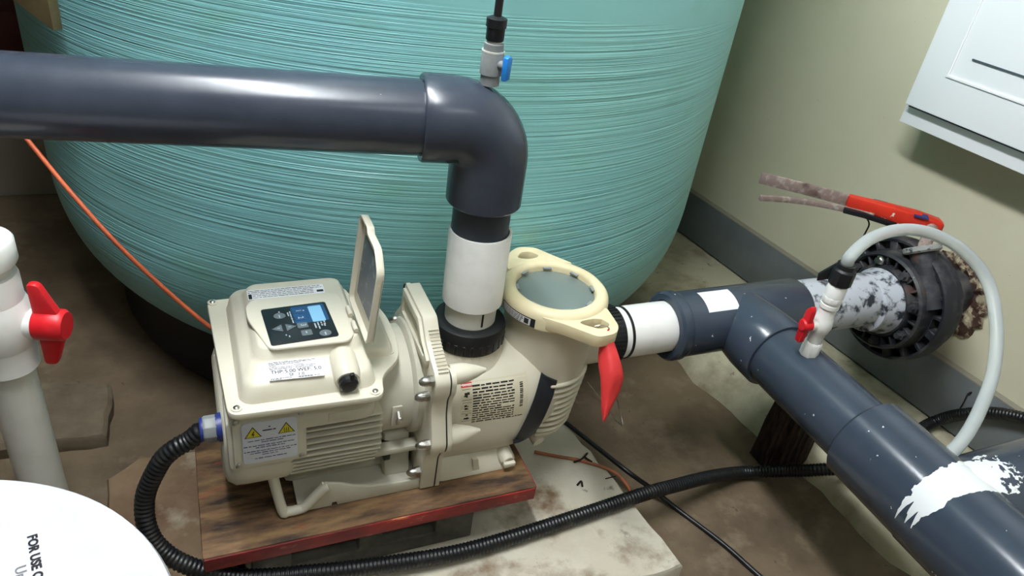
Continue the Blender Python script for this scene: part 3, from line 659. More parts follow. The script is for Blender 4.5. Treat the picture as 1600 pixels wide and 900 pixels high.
# foot of the wet end
MB().rings([[V((x, y, 0.150)) for x, y in rrect(-0.074, 0.085, -0.104, 0.104, 0.02)], [V((x, y, 0.158)) for x, y in rrect(-0.074, 0.085, -0.103, 0.103, 0.02)], [V((x, y, 0.19)) for x, y in rrect(-0.074, 0.07, -0.075, 0.075, 0.02)]]).build('wet_end_foot', CREAM, pump, angle=50)
MB().prism([(0.0, 0.155), (0.012, 0.155), (0.006, 0.185), (-0.004, 0.185)], (0.0, -0.096, 0), X_, Z_, -Y_, 0.006).build('foot_rib', CREAM, pump)
# strainer pot
SX, SY = 0.153, 0.0
pot = MB().lathe([(0.0, 0.140), (0.03, 0.142), (0.045, 0.150), (0.056, 0.168), (0.064, 0.20), (0.0715, 0.25), (0.077, 0.30), (0.0805, 0.34), (0.082, 0.40), (0.083, 0.44)], (SX, SY, 0), Z_, 64).build('strainer_pot', CREAM, pump, angle=50)
for k in range(10):
    z = 0.306 - k * 0.0145; r = 0.0785 - (0.306 - z) * 0.105 + 0.0015
    if z < 0.19: r -= (0.19 - z) * 0.28
    pts = [V((SX + r * math.cos(t), SY + r * math.sin(t), z)) for t in [math.radians(-108 + 157 * i / 24) for i in range(25)]]
    MB().tube(pts, 0.0042, 8).build('rib', CREAM, pot, angle=60)
# black side band following the joint of volute and pot
from mathutils.bvhtree import BVHTree
def band():
    hv_, hf_ = [], []
    for o in (vol, pot):
        off = len(hv_); c = WLOC[o.name]; hv_ += [v.co + c for v in o.data.vertices]; hf_ += [tuple(i + off for i in p.vertices) for p in o.data.polygons]
    bt = BVHTree.FromPolygons(hv_, hf_); rows = []; N_, K_ = 24, 9
    for i in range(N_):
        t = i / (N_ - 1); a = V((843, 581)).lerp(V((791, 707)), t); b = V((871, 593)).lerp(V((817, 703)), t); row = []
        for k in range(K_):
            q = a.lerp(b, k / (K_ - 1)); d = nz(MW @ _d(q.x + 6 * math.sin(PI * t), q.y)); h, nn, _, _ = bt.ray_cast(CAM, d)
            if h is None: h = row[-1] if row else rows[-1][k]; nn = -d
            row.append(h + (nn if nn.dot(d) < 0 else -nn) * 0.004)
        rows.append(row)
    for _ in range(2):                         # the strip bridges small creases
        rows = [[(rows[max(i - 1, 0)][k] + rows[min(i + 1, N_ - 1)][k] + rows[i][k] * 2 + rows[i][max(k - 1, 0)] + rows[i][min(k + 1, K_ - 1)]) / 6 for k in range(K_)] for i in range(N_)]
    back = [[p + V((0.01, 0.02, 0.0)) * 0.5 for p in r] for r in rows]
    vs = [p for r in rows for p in r] + [p for r in back for p in r]; off = N_ * K_; fs = []
    for i in range(N_ - 1):
        for k in range(K_ - 1):
            q = (i * K_ + k, i * K_ + k + 1, (i + 1) * K_ + k + 1, (i + 1) * K_ + k); fs += [q, tuple(x + off for x in q[::-1])]
        for k in (0, K_ - 1): fs.append((i * K_ + k, (i + 1) * K_ + k, off + (i + 1) * K_ + k, off + i * K_ + k))
    for k in range(K_ - 1):
        for i in (0, N_ - 1): fs.append((i * K_ + k, i * K_ + k + 1, off + i * K_ + k + 1, off + i * K_ + k))
    return MB().add(vs, fs)
band().build('side_band', BAND, pump)
# danger sticker wrapped on the front of the volute
def vsurf(x, z, d=0.0008):
    for a, b in zip(VT, VT[1:]):
        if x <= b[0]: break
    t = (x - a[0]) / (b[0] - a[0]); r = a[1] + (b[1] - a[1]) * t; sq = a[2] + (b[2] - a[2]) * t; dz = z - AZ
    y = -((max(r ** sq - abs(dz) ** sq, 1e-9)) ** (1 / sq)); nrm = nz(V((0.1, -abs(y) ** (sq - 1), math.copysign(abs(dz) ** (sq - 1), dz))))
    return V((x, y, z)) + nrm * d
def patch(x0, x1, z0, z1, d, nx=10, nz_=8):
    mb = MB(); 
    vs = [vsurf(x0 + (x1 - x0) * i / nx, z0 + (z1 - z0) * j / nz_, d) for j in range(nz_ + 1) for i in range(nx + 1)]
    fs = [(j * (nx + 1) + i, j * (nx + 1) + i + 1, (j + 1) * (nx + 1) + i + 1, (j + 1) * (nx + 1) + i) for j in range(nz_) for i in range(nx)]
    return mb.add(vs, fs)
STX0, STX1, STZ0, STZ1 = -0.038, 0.082, 0.272, 0.346
st = patch(STX0, STX1, STZ0, STZ1, 0.0012).build('danger_sticker', LABELC, vol, recalc=False)
def swarp(mb0):                                # wrap flat print (u, v in metres from the sticker's corner) on the volute
    o = MB(); o.v = [vsurf(STX0 + p.x, STZ0 + p.y - 0.0, 0.0018) for p in mb0.v]; o.f = mb0.f; return o
Z0 = V((0, 0, 0)); pk = MB(); rn = random.Random(6); W_ = STX1 - STX0; H_ = STZ1 - STZ0
for k in range(15): microtext(pk, Z0, X_, Y_, 0.020, 0.094 if k not in (8,) else 0.07, H_ - 0.0075 - k * 0.0046, 0.0026, rn)
for k in range(14): quad(pk, Z0, X_, Y_, 0.104, 0.110, H_ - 0.012 - k * 0.0031, H_ - 0.012 - k * 0.0031 + (0.0021 if k % 3 else 0.0013))
microtext(pk, Z0, X_, Y_, 0.092, 0.112, 0.002, 0.0022, rn)
swarp(pk).build('label_print', INK, st, recalc=False)
pk = MB(); 
for k in range(3):
    y0 = H_ - 0.026 - k * 0.0205
    for a, b, c, d in ((0.002, 0.0026, 0, 0.0165), (0.0165, 0.0171, 0, 0.0165), (0.002, 0.0171, 0, 0.0006), (0.002, 0.0171, 0.016, 0.0166)): quad(pk, Z0, X_, Y_, a, b, y0 + c, y0 + d)
    r6 = random.Random(20 + k)
    for q in range(6):
        x = r6.uniform(0.004, 0.011); y = r6.uniform(0.003, 0.011); quad(pk, Z0, X_, Y_, x, x + r6.uniform(0.002, 0.005), y0 + y, y0 + y + r6.uniform(0.001, 0.004))
swarp(pk).build('pictogram', INK, st, recalc=False)
pk = MB(); quad(pk, Z0, X_, Y_, 0.001, 0.020, H_ - 0.007, H_ - 0.001); swarp(pk).build('danger_heading', INKR, st, recalc=False)
pk = text_geo(MB(), 'DANGER', 0.0040, V((0.003, H_ - 0.0054, 0)), X_, Y_); o = MB(); o.v = [vsurf(STX0 + p.x, STZ0 + p.y, 0.0022) for p in pk.v]; o.f = pk.f; o.build('danger_lettering', LABELW, st, recalc=False)

# discharge boss and drain plugs
MB().lathe([(0.085, 0.325), (0.070, 0.352), (0.060, 0.368), (0.0585, 0.380)], (0, 0, 0), Z_, 48).build('discharge_boss', CREAM, vol)
dp = MB().lathe([(0.013, 0), (0.013, 0.030), (0.011, 0.034), (0, 0.034)], (0.058, -0.072, 0.176), (0.15, -1, -0.25), 20).build('drain_plug', CREAM, pump)
MB().box((0.064, -0.110, 0.1665), (0.022, 0.008, 0.010)).build('plug_grip', CREAM, dp, bevel=0.002)
MB().lathe([(0.012, 0), (0.012, 0.02), (0, 0.022)], (0.143, -0.04, 0.157), (0.2, -1, -0.3), 20).build('drain_plug', CREAM, pump)

# strainer lid with its two lug handles and window
lid = MB().ring([(0.0695, 0.4585), (0.072, 0.463), (0.078, 0.4655), (0.086, 0.4635), (0.0925, 0.457), (0.0945, 0.449), (0.0945, 0.430), (0.088, 0.428), (0.0695, 0.440)], (SX, SY, 0), Z_, 72).build('strainer_lid', LIDC, pump, angle=55)
def lug(outline, hole, cxs, cys, z0):
    outer = rpoly(outline, 0.010, 3); hp_ = rpoly(hole, 0.007, 3)
    def ray_hit(ang):                          # point of the hole's edge in the same direction as the outline's point
        d = V((math.cos(ang), math.sin(ang), 0)); best = None
        for i in range(len(hp_)):
            a = V((hp_[i][0] - cxs, hp_[i][1] - cys, 0)); b = V((hp_[(i + 1) % len(hp_)][0] - cxs, hp_[(i + 1) % len(hp_)][1] - cys, 0)); e = b - a
            den = d.x * e.y - d.y * e.x
            if abs(den) < 1e-12: continue
            t = (a.x * e.y - a.y * e.x) / den; s_ = (a.x * d.y - a.y * d.x) / den
            if t > 0 and -1e-6 <= s_ <= 1 + 1e-6 and (best is None or t < best): best = t
        best = best or 0.01; return (cxs + d.x * best, cys + d.y * best)
    inner = [ray_hit(math.atan2(y - cys, x - cxs)) for x, y in outer]
    MB().annulus(outer, inner, (SX, SY, z0), X_, Y_, Z_, 0.022).build('lug_handle', LIDC, lid, bevel=0.0028)
lug([(-0.062, -0.070), (-0.030, -0.098), (0.012, -0.143), (0.046, -0.139), (0.060, -0.122), (0.0655, -0.066), (0.030, -0.078), (-0.015, -0.080)],
    [(-0.004, -0.098), (0.014, -0.119), (0.030, -0.122), (0.045, -0.118), (0.048, -0.101), (0.024, -0.093)], 0.030, -0.108, 0.434)
lug([(0.066, 0.062), (0.034, 0.104), (0.016, 0.130), (-0.014, 0.137), (-0.038, 0.122), (-0.052, 0.100), (-0.066, 0.062), (-0.02, 0.082), (0.015, 0.082)],
    [(0.014, 0.100), (0.0, 0.117), (-0.018, 0.117), (-0.032, 0.100), (-0.018, 0.093), (0.0, 0.093)], -0.010, 0.105, 0.442)
wd_ = MB().lathe([(0.0, 0.446), (0.0705, 0.446), (0.0705, 0.450), (0.066, 0.4515), (0.0, 0.4530)], (SX, SY, 0), Z_, 56).build('lid_window', WINDOW, lid, angle=50)
for a in (35, 78, 120, 165, 215, 262, 305, 350):
    t = math.radians(a); u = V((math.cos(t), math.sin(t), 0)); q = V((-u.y, u.x, 0))
    MB().box(V((SX, SY, 0.4575)) + u * 0.0685, (0.009, 0.016, 0.003), (u, q, Z_)).build('window_clip', GREYV, lid, bevel=0.0008)
MB().lathe([(0.0, 0.41), (0.066, 0.41), (0.067, 0.43), (0.069, 0.436), (0.064, 0.436), (0.062, 0.416), (0.0, 0.414)], (SX, SY, 0), Z_, 48).build('strainer_basket', BASKET, pump)
MB().box((SX + 0.012, SY - 0.048, 0.4475), (0.016, 0.014, 0.006)).build('basket_tab', LABELG, pump, bevel=0.001)
# small label on the lid rim
def rimlabel(a0, a1, r, z0, z1): return MB().lathe([(r, z0), (r, z1)], (SX, SY, 0), Z_, 16, math.radians(a0), math.radians(a1), (1, 0, 0))
rlab = rimlabel(-180, -134, 0.0952, 0.4315, 0.4480).build('rim_label', BAND, lid, recalc=False)
rimlabel(-178, -139, 0.0956, 0.4330, 0.4465).build('rim_label_face', LABELW, rlab, recalc=False)
pk = MB(); rn = random.Random(9)
for k in range(4):
    a = -177
    while a < -150:
        b = a + rn.uniform(1.5, 4); u0 = [(0.0959, 0.4345 + k * 0.003), (0.0959, 0.4360 + k * 0.003)]
        pk.lathe(u0, (SX, SY, 0), Z_, 3, math.radians(a), math.radians(b), (1, 0, 0)); a = b + 1.0
pk.lathe([(0.0959, 0.435), (0.0959, 0.445)], (SX, SY, 0), Z_, 3, math.radians(-146), math.radians(-141), (1, 0, 0))
pk.build('label_print', INK, rlab, recalc=False)

# cable latch clip on the motor
cl = MB().prism(rrect(-0.151, -0.134, 0.288, 0.328, 0.002), (0, -0.088, 0), X_, Z_, -Y_, 0.004).build('clip_plate', CREAM2, pump, bevel=0.0008)
MB().sweep([V((-0.1425, -0.094, 0.320)), V((-0.1425, -0.101, 0.314)), V((-0.1425, -0.099, 0.302)), V((-0.1425, -0.093, 0.296))], 0.008, 0.003, X_).build('spring_clip', STEEL, cl)
screw((-0.138, -0.0955, 0.305), (0, -1, 0), 0.0042, cl)

# conduit gland on the motor's left end
gl = MB().lathe([(0.021, -0.4), (0.021, -0.4055), (0.019, -0.4055), (0.019, -0.408)][::-1], (0, -0.085, 0.338), X_, 28).build('gland_seal', NAVY, pump)
gb = MB().lathe([(0.0175, -0.4255), (0.0195, -0.4225), (0.0195, -0.407)], (0, -0.085, 0.338), X_, 8).build('gland_body', GREYV, gl, bevel=0.001, angle=25)
MB().lathe([(0.0165, -0.4295), (0.0175, -0.428), (0.0175, -0.425)], (0, -0.085, 0.338), X_, 28).build('gland_collar', NAVY, gl)

# ------------------------------------------------------------------ discharge pipework
dpw = thing('discharge_pipework', (0, 0, 0.372), 'dark grey elbow and pipes rising from the pump and running left', 'pipe')
un = MB().lathe([(0.054, 0.376), (0.060, 0.379), (0.0615, 0.388), (0.0615, 0.411), (0.059, 0.418), (0.052, 0.421), (0.044, 0.421)], (0, 0, 0), Z_, 56).build('union_nut', BLACKP, dpw)
un['label'] = 'black threaded union nut'
for k in range(28):
    a = 2 * PI * k / 28; u = V((math.cos(a), math.sin(a), 0))
    MB().box(u * 0.0608 + Z_ * 0.391, (0.003, 0.006, 0.018), (u, V((-u.y, u.x, 0)), Z_)).build('grip_rib', BLACKP, un, bevel=0.0008, bseg=1)
tx = lambda z: V((-0.0045 * (z - 0.4) / 0.2, 0, 0))
MB().lathe([(0.0425, 0.415), (0.0425, 0.47)], (0, 0, 0), Z_, 48).build('white_stub', WPVC2, dpw)['label'] = 'white plastic stub'
mk = MB().lathe([(0.0428, 0.426), (0.0428, 0.460)], (0, 0, 0), Z_, 4, math.radians(-86), math.radians(-81), (1, 0, 0)).build('marker_line', INK, dpw, recalc=False)
cp = MB().ring([(0.0495, 0.457), (0.0495, 0.585), (0.0485, 0.5865), (0.0455, 0.5865), (0.0455, 0.578), (0.0428, 0.454), (0.0482, 0.4555)], (0, 0, 0), Z_, 56).build('white_coupling', WPVC, dpw)
cp['label'] = 'white plastic coupling sleeve'
MB().lathe([(0.0448, 0.57), (0.0448, 0.66)], (-0.002, 0, 0), Z_, 56).build('riser_pipe', VPIPE, dpw)
HD = nz(V((-0.985, 0.172, 0)))
HZ = 0.76
def elbow():
    Rb = 0.058; pts = [V((-0.002, 0, 0.634)), V((-0.002, 0, 0.6375)), V((-0.002, 0, 0.66)), V((-0.002, 0, HZ - Rb))]; rad = [0.0545, 0.0575, 0.0575, 0.0575]
    for i in range(1, 13):
        a = PI / 2 * i / 12; pts.append(V((-0.002, 0, HZ - Rb)) + HD * (Rb * (1 - math.cos(a))) + Z_ * (Rb * math.sin(a))); rad.append(0.0575 + 0.0035 * i / 12)
    e = pts[-1]
    for d, r in ((0.005, 0.0615), (0.012, 0.0615), (0.043, 0.0615), (0.046, 0.060)): pts.append(e + HD * d); rad.append(r)
    return MB().tube(pts, rad, 56)
elbow().build('elbow', DPIPE, dpw, angle=35)
E0 = V((-0.002, 0, HZ)) + HD * 0.09
MB().tube([E0 + HD * t for t in (0.0, 0.3, 0.6, 1.1)], 0.0525, 56).build('horizontal_pipe', DPIPE, dpw)
# air valve on top of the elbow
av = thing('air_bleed_valve', (-0.012, 0, 0.818), 'small grey valve with blue lever on top of the elbow', 'valve')
ao = V((-0.014, 0.002, 0))
MB().lathe([(0.0135, 0.8140), (0.0135, 0.8273), (0.0155, 0.8288), (0.0155, 0.8599), (0.0145, 0.8614), (0.0135, 0.8614), (0.0135, 0.8702), (0.0105, 0.8717)], ao, Z_, 28).build('valve_body', GREYV, av)
MB().lathe([(0.0157, 0.8588), (0.0157, 0.8610)], ao, Z_, 28).build('glue_ring', WPVC2, av)
MB().lathe([(0.011, 0.8695), (0.0095, 0.8762)], ao, Z_, 20).build('white_spigot', WPVC2, av)
MB().lathe([(0.0115, 0.8739), (0.0125, 0.8754), (0.0125, 0.8910), (0.0140, 0.8917), (0.0140, 0.9028), (0.007, 0.9058)], ao, Z_, 24).build('hose_nut', BLACKP, av)
lv = MB().lathe([(0.006, 0), (0.006, 0.010)], ao + V((0.006, -0.012, 0.8451)), (0.62, -0.78, 0), 16).build('valve_stem', GREYV, av)
u = nz(V((0.62, -0.78, 0))); q = V((-u.y, u.x, 0))
MB().prism([(-0.007, -0.019), (0.006, -0.019), (0.008, 0.010), (0.002, 0.015), (-0.007, 0.013)], ao + V((0.006, -0.012, 0.8451)) + u * 0.008, q, Z_, u, 0.008).build('lever', BLUE, av, bevel=0.002)
tag(MB().tube(spline([ao + V((0, 0, 0.8998)), ao + V((0.0005, 0, 0.9294)), ao + V((0.002, 0.0, 1.02)), ao + V((0.01, 0.01, 1.15)), ao + V((0.05, 0.04, 1.4))], 8), 0.0055, 14).build('air_hose', BLACKR), 'thin black hose leaving the blue levered valve upwards', 'hose')

# ------------------------------------------------------------------ suction pipework
SP = thing('suction_pipework', (0.5, 0, 0.34), 'dark grey tee and pipes joining the pump to the wall valve', 'pipe')
SZZ = 0.341; A0 = V((0, 0, SZZ))
MB().lathe([(0.05, 0.20), (0.05, 0.262)], A0, X_, 48).build('suction_port', CREAM, pump)
sn = MB().lathe([(0.05, 0.258), (0.0545, 0.260), (0.0545, 0.292), (0.0515, 0.296)], A0, X_, 56).build('union_nut', BLACKP, SP); sn['label'] = 'black ribbed union nut'
for k in range(44):
    a = 2 * PI * k / 44; u = V((0, math.cos(a), math.sin(a)))
    MB().box(A0 + X_ * 0.276 + u * 0.0547, (0.029, 0.0032, 0.0028), (X_, X_.cross(u), u)).build('grip_rib', BLACKP, sn)
MB().lathe([(0.0485, 0.292), (0.0485, 0.312)], A0, X_, 48).build('white_collar', WPVC, SP)
MB().lathe([(0.0502, 0.309), (0.0502, 0.314)], A0, X_, 48).build('rubber_ring', BLACKR, SP)
MB().lathe([(0.0495, 0.312), (0.0495, 0.43)], A0, X_, 56).build('white_pipe', WPVC, SP)['label'] = 'short white plastic pipe'
MB().ring([(0.052, 0.408), (0.064, 0.408), (0.0685, 0.413), (0.0685, 0.428), (0.066, 0.434), (0.052, 0.434)], A0, X_, 56).build('tee_collar', DPIPE2, SP)
tee = MB().lathe([(0.05, 0.425), (0.0645, 0.428), (0.0645, 0.728), (0.061, 0.734), (0.05, 0.734)], A0, X_, 64).build('tee', DPIPE2, SP)
BXc = 0.583
B0 = V((BXc, 0, 0.34))
MB().lathe([(0.0645, 0.0), (0.0685, 0.045), (0.0715, 0.075), (0.0715, 0.128), (0.068, 0.133), (0.05, 0.133)], B0, (0, -1, 0), 64).build('tee_branch', DPIPE2, SP)
MB().lathe([(0.0625, 0.12), (0.0625, 0.36)], B0, (0, -1, 0), 56).build('branch_pipe', DPIPE2, SP)
MB().lathe([(0.0625, 0.352), (0.070, 0.353), (0.0765, 0.359), (0.077, 0.505)], B0, (0, -1, 0), 64).build('branch_coupling', STROKE, SP)
MB().lathe([(0.0765, 0.497), (0.0785, 0.503), (0.0785, 0.90)], B0, (0, -1, 0), 64).build('lower_tee', STROKE, SP)
MB().lathe([(0.076, 0.0), (0.076, 0.664)], V((BXc + 0.01, -0.522, 0.34)), X_, 56).build('lower_tee_branch', STROKE, SP)
# white sticker wrapped on the tee
stp = MB().lathe([(0.0650, 0.472), (0.0650, 0.545)], A0, X_, 10, math.radians(-8), math.radians(38), (0, 0, 1)).build('white_sticker', LABELW, tee, recalc=False)
MB().lathe([(0.0585, 0.72), (0.0585, 0.95)], A0, X_, 56).build('painted_pipe', PAINTED, SP)

# ------------------------------------------------------------------ wall valve
wv = thing('wall_butterfly_valve', (1.05, 0, 0.2), 'dirty black flanged butterfly valve where the pipe enters the wall', 'valve')
VA = V((0, -0.005, 0.335))
MB().lathe([(0.06, 0.925), (0.064, 0.928), (0.066, 0.95), (0.074, 0.972), (0.078, 0.985), (0.07, 0.985)], VA, X_, 56).build('stub_flange', PAINTED, wv)
MB().ring([(0.068, 0.972), (0.078, 0.972), (0.082, 0.978), (0.082, 1.012), (0.068, 1.012)], VA, X_, 56).build('hub', DIRTYBLACK, wv)
MB().ring([(0.101, 0.978), (0.104, 0.974), (0.109, 0.978), (0.111, 1.012), (0.100, 1.012)], VA, X_, 64).build('outer_rim', DIRTYBLACK, wv)
MB().lathe([(0.110, 1.000), (0.110, 1.014)], VA, X_, 64).build('flange_web', DIRTYBLACK, wv)
for k in range(24):
    a = 2 * PI * k / 24; u = V((0, math.cos(a), math.sin(a)))
    MB().box(VA + X_ * 0.993 + u * 0.0915, (0.026, 0.0055, 0.024), (X_, X_.cross(u), u)).build('flange_rib', DIRTYBLACK, wv, bevel=0.001, bseg=1)
MB().lathe([(0.10, 1.030), (0.132, 1.031), (0.132, 1.046), (0.122, 1.050), (0.1, 1.050)], VA, X_, 64).build('valve_body', DIRTYBLACK, wv)
MB().ring([(0.131, 1.010), (0.137, 1.008), (0.141, 1.014), (0.141, 1.042), (0.136, 1.047), (0.129, 1.047)], VA, X_, 72).build('body_rim', DIRTYBLACK, wv)
MB().ring([(0.107, 1.010), (0.113, 1.010), (0.113, 1.034), (0.107, 1.034)], VA, X_, 64).build('body_inner_ring', DIRTYBLACK, wv)
for k in range(18):
    a = 2 * PI * (k + 0.35) / 18; u = V((0, math.cos(a), math.sin(a)))
    MB().box(VA + X_ * 1.022 + u * 0.122, (0.022, 0.010 if k % 3 else 0.020, 0.024), (X_, X_.cross(u), u)).build('body_rib', DIRTYBLACK, wv, bevel=0.002, bseg=1)
MB().lathe([(0.10, 1.045), (0.124, 1.050), (0.128, 1.055), (0.128, 1.078), (0.121, 1.084), (0.055, 1.084)], VA, X_, 64).build('back_flange', DIRTYBLACK, wv)
for k in range(8):
    a = 2 * PI * (k + 0.5) / 8; u = V((0, math.cos(a), math.sin(a)))
    b = MB().lathe([(0.011, -0.982), (0.011, -0.972), (0.007, -0.971), (0.007, -0.962), (0.0, -0.962)], VA + u * 0.0915, (-1, 0, 0), 6).build('flange_bolt', DIRTYBLACK if k != 1 else STEEL, wv, angle=25)
for b in [o for o in wv.children if o.name.startswith('flange_bolt')]: b.location.x += 0.0
MB().lathe([(0.058, 1.075), (0.058, 1.215)], VA, X_, 40).build('wall_sleeve', DIRTYBLACK, wv)
N0, N1 = at(1452, 462, 'x', 1.018), at(1441, 392, 'x', 1.018); ND = nz(N1 - N0); NLn = (N1 - N0).length
MB().lathe([(0.030, -0.03), (0.030, 0.0), (0.028, NLn * 0.5), (0.026, NLn), (0.0, NLn)], N0, ND, 32).build('stem_neck', DIRTYBLACK, wv)
PALE = mat('chalky_grey', srgb(150, 150, 148), 0.8, srgb(60, 60, 60), 70, 7, (0.52, 0.6))
sfl = MB().lathe([(0.034, NLn - 0.004), (0.038, NLn), (0.038, NLn + 0.008), (0.034, NLn + 0.010), (0.0, NLn + 0.010)], N0, ND, 36).build('stem_flange', PALE, wv)
MB().tube([N1, N1.lerp(at(1455, 358, 'z', 0.5), 0.6), at(1455, 356, 'z', 0.5)], 0.013, 16).build('stem', RUSTY, wv)
# lever handle
LZ = 0.506
l0 = at(1465, 351, 'z', LZ); l1 = at(1322, 314, 'z', LZ); l2 = at(1187, 281, 'z', LZ)
ldir = nz(V((l2.x - l0.x, l2.y - l0.y, 0))); lq = V((-ldir.y, ldir.x, 0))
lh = thing('valve_lever', (l0.x, l0.y, LZ), 'red gripped lever with long bare steel blade above the wall valve', 'lever')
g0, g1 = l0 + ldir * 0.0, l1
gl_ = (l1 - l0).length
MB().rings([[l0 + ldir * t + lq * (a * w_ / 2) + Z_ * (b * h_ / 2 + dz) for a, b in ((-1, -1), (1, -1), (1, 1), (-1, 1))] for t, w_, h_, dz in ((-0.012, 0.022, 0.02, -0.004), (0.0, 0.034, 0.03, -0.003), (gl_ * 0.25, 0.036, 0.034, 0), (gl_ * 0.55, 0.030, 0.032, 0.002), (gl_ * 0.8, 0.024, 0.028, 0.004), (gl_, 0.022, 0.026, 0.005))]).build('grip', REDGRIP, lh, bevel=0.005)
bl_ = (l2 - l1).length
MB().sweep([l1 + ldir * -0.006 + Z_ * 0.003, l1 + ldir * (bl_ * 0.5) + Z_ * 0.004, l1 + ldir * bl_ + Z_ * 0.004], 0.006, 0.027, Z_).build('blade', RUSTY, lh, bevel=0.001)
tr = spline([at(1187, 309, 'z', LZ - 0.02), at(1230, 312, 'z', LZ - 0.02), at(1275, 318, 'z', LZ - 0.018), at(1320, 327, 'z', LZ - 0.014), at(1365, 338, 'z', LZ - 0.012)], 8)
MB().sweep(tr, 0.008, 0.013, Z_).build('trigger_rod', RUSTY, lh, bevel=0.0015)
MB().sweep([at(1318, 328, 'z', LZ - 0.013), at(1350, 336, 'z', LZ - 0.013), at(1400, 352, 'z', LZ - 0.02)], 0.012, 0.012, Z_).build('trigger', BLACKP, lh, bevel=0.002)
for u, v, d, l in ((1378, 315, 0.20, 0.03), (1440, 335, 0.1, 0.03)):
    c = at(u, v, 'z', LZ + 0.018); MB().box(c - Z_ * 0.0035 , (l, 0.022, 0.003), (ldir, lq, Z_)).build('blue_mark', INKB, lh)
MB().tube(spline([at(1353, 338, 'z', LZ - 0.02), at(1358, 350, 'z', LZ - 0.035), at(1353, 362, 'z', LZ - 0.06), at(1349, 369, 'z', LZ - 0.07)], 6), 0.0018, 8).build('wire_end', TWIG, lh)

# ------------------------------------------------------------------ small white sampling valve with clear tube
sv0 = V((0.574, -0.199, 0.402))
sv = thing('sampling_valve', sv0, 'small white valve with red lever on the branch pipe', 'valve')
def lz(prof, name, m, par=sv, seg=24, **k): return MB().lathe(prof, sv0, Z_, seg).build(name, m, par, **k)
lz([(0.0165, -0.004), (0.0165, 0.022), (0.0145, 0.026)], 'hex_base', WPVC, seg=8, bevel=0.001, angle=25)
lz([(0.0135, 0.02), (0.0135, 0.045), (0.0165, 0.05), (0.0185, 0.062), (0.0165, 0.075), (0.0145, 0.08), (0.0145, 0.098), (0.0165, 0.099), (0.0165, 0.106)], 'valve_body', WPVC)
lz([(0.0150, 0.104), (0.0150, 0.110), (0.0175, 0.111), (0.0175, 0.121)], 'union_nut', WPVC, seg=10, bevel=0.0008, angle=25)
lz([(0.0165, 0.120), (0.0165, 0.145), (0.0145, 0.148)], 'top_socket', WPVC)
hv = nz(V((-0.97, 0.10, 0))); hq = V((-hv.y, hv.x, 0))
sb = MB().lathe([(0.011, 0.008), (0.011, 0.026)], sv0 + Z_ * 0.062, hv, 18).build('lever_stem', WPVC, sv)
lv = MB().lathe([(0.0115, 0.024), (0.0115, 0.038), (0.009, 0.041)], sv0 + Z_ * 0.062, hv, 18).build('lever', RED, sv)
MB().prism(rpoly([(-0.006, -0.034), (0.006, -0.034), (0.0085, 0.0), (0.007, 0.030), (0.002, 0.040), (-0.007, 0.028), (-0.0085, 0.0)], 0.003), sv0 + Z_ * 0.062 + hv * 0.028, hq, Z_, hv, 0.010).build('lever_blade', RED, lv, bevel=0.002)
hn = MB().lathe([(0.0165, 0.144), (0.0195, 0.148), (0.0195, 0.172), (0.0155, 0.176), (0.0155, 0.184), (0.010, 0.186)], sv0, Z_, 12).build('hose_nut', BLACKP, sv, bevel=0.001, angle=25)
MB().prism([(0.012, 0.15), (0.034, 0.138), (0.036, 0.150), (0.014, 0.180)], sv0, nz(V((-0.7, 0.7, 0))), Z_, nz(V((0.7, 0.7, 0))), 0.008).build('nut_wing', BLACKP, hn, bevel=0.001)
def pd(u, v, d): return CAM + (MW @ (_d(u, v) / F)) * d
def dep(p): return (MW.transposed() @ (V(p) - CAM)).z
d0 = dep(sv0 + Z_ * 0.18)
tp = [sv0 + Z_ * 0.178, sv0 + Z_ * 0.20] + [pd(u, v, d0 + dd) for u, v, dd in ((1362, 372, 0.01), (1408, 359, 0.03), (1455, 365, 0.05), (1505, 392, 0.06), (1543, 440, 0.06), (1557, 510, 0.03), (1552, 580, 0.0), (1532, 638, -0.03), (1508, 682, -0.06), (1480, 712, -0.08), (1440, 740, -0.06))]
tag(MB().tube(spline(tp, 8), 0.0105, 20).build('clear_hose', TUBEM), 'translucent hose arching from the small white valve past the wall', 'hose')

# ------------------------------------------------------------------ black corrugated conduit
g = V((0, -0.085, 0.338))
cps = [V((-0.416, -0.085, 0.3385)), V((-0.428, -0.0852, 0.3365)), at(296, 688, 'y', -0.086), at(270, 703, 'y', -0.087), at(248, 727, 'y', -0.088), at(226, 782, 'y', -0.095), at(238, 842, 'y', -0.118), at(290, 882, 'y', -0.14), at(380, 902, 'z', 0.082), at(500, 894, 'z', 0.064), at(600, 882, 'z', 0.050), at(720, 862, 'z', 0.040), at(850, 824, 'z', 0.037), at(1000, 774, 'z', 0.036), at(1050, 760, 'z', 0.025), at(1110, 745, 'z', 0.0), at(1160, 738, 'z', -0.03), at(1225, 736, 'z', -0.005), at(1280, 734, 'z', 0.035), at(1330, 728, 'z', 0.047), at(1385, 703, 'z', 0.046)]
cps += [at(1430, 676, 'z', 0.05), wat(1460, 659, 1.150), wat(1500, 648, 1.160), wat(1560, 646, 1.160), wat(1640, 664, 1.160), wat(1760, 700, 1.160)]
path = spline(cps, 10)
# resample evenly and corrugate
def resample(P_, step):
    out = [P_[0]]; acc = 0
    for a, b in zip(P_, P_[1:]):
        l = (b - a).length; t = step - acc
        while t <= l: out.append(a.lerp(b, t / l)); t += step
        acc = (acc + l) % step if False else l - (t - step)
    return out
path = resample(path, 0.00175)
rad = [0.0142 if (i // 2) % 2 == 0 else 0.0126 for i in range(len(path))]
tag(MB().tube(path, rad, 16).build('corrugated_conduit', BLACKR, angle=75), 'black corrugated cable conduit looping from the pump across the slab to the wall', 'conduit')

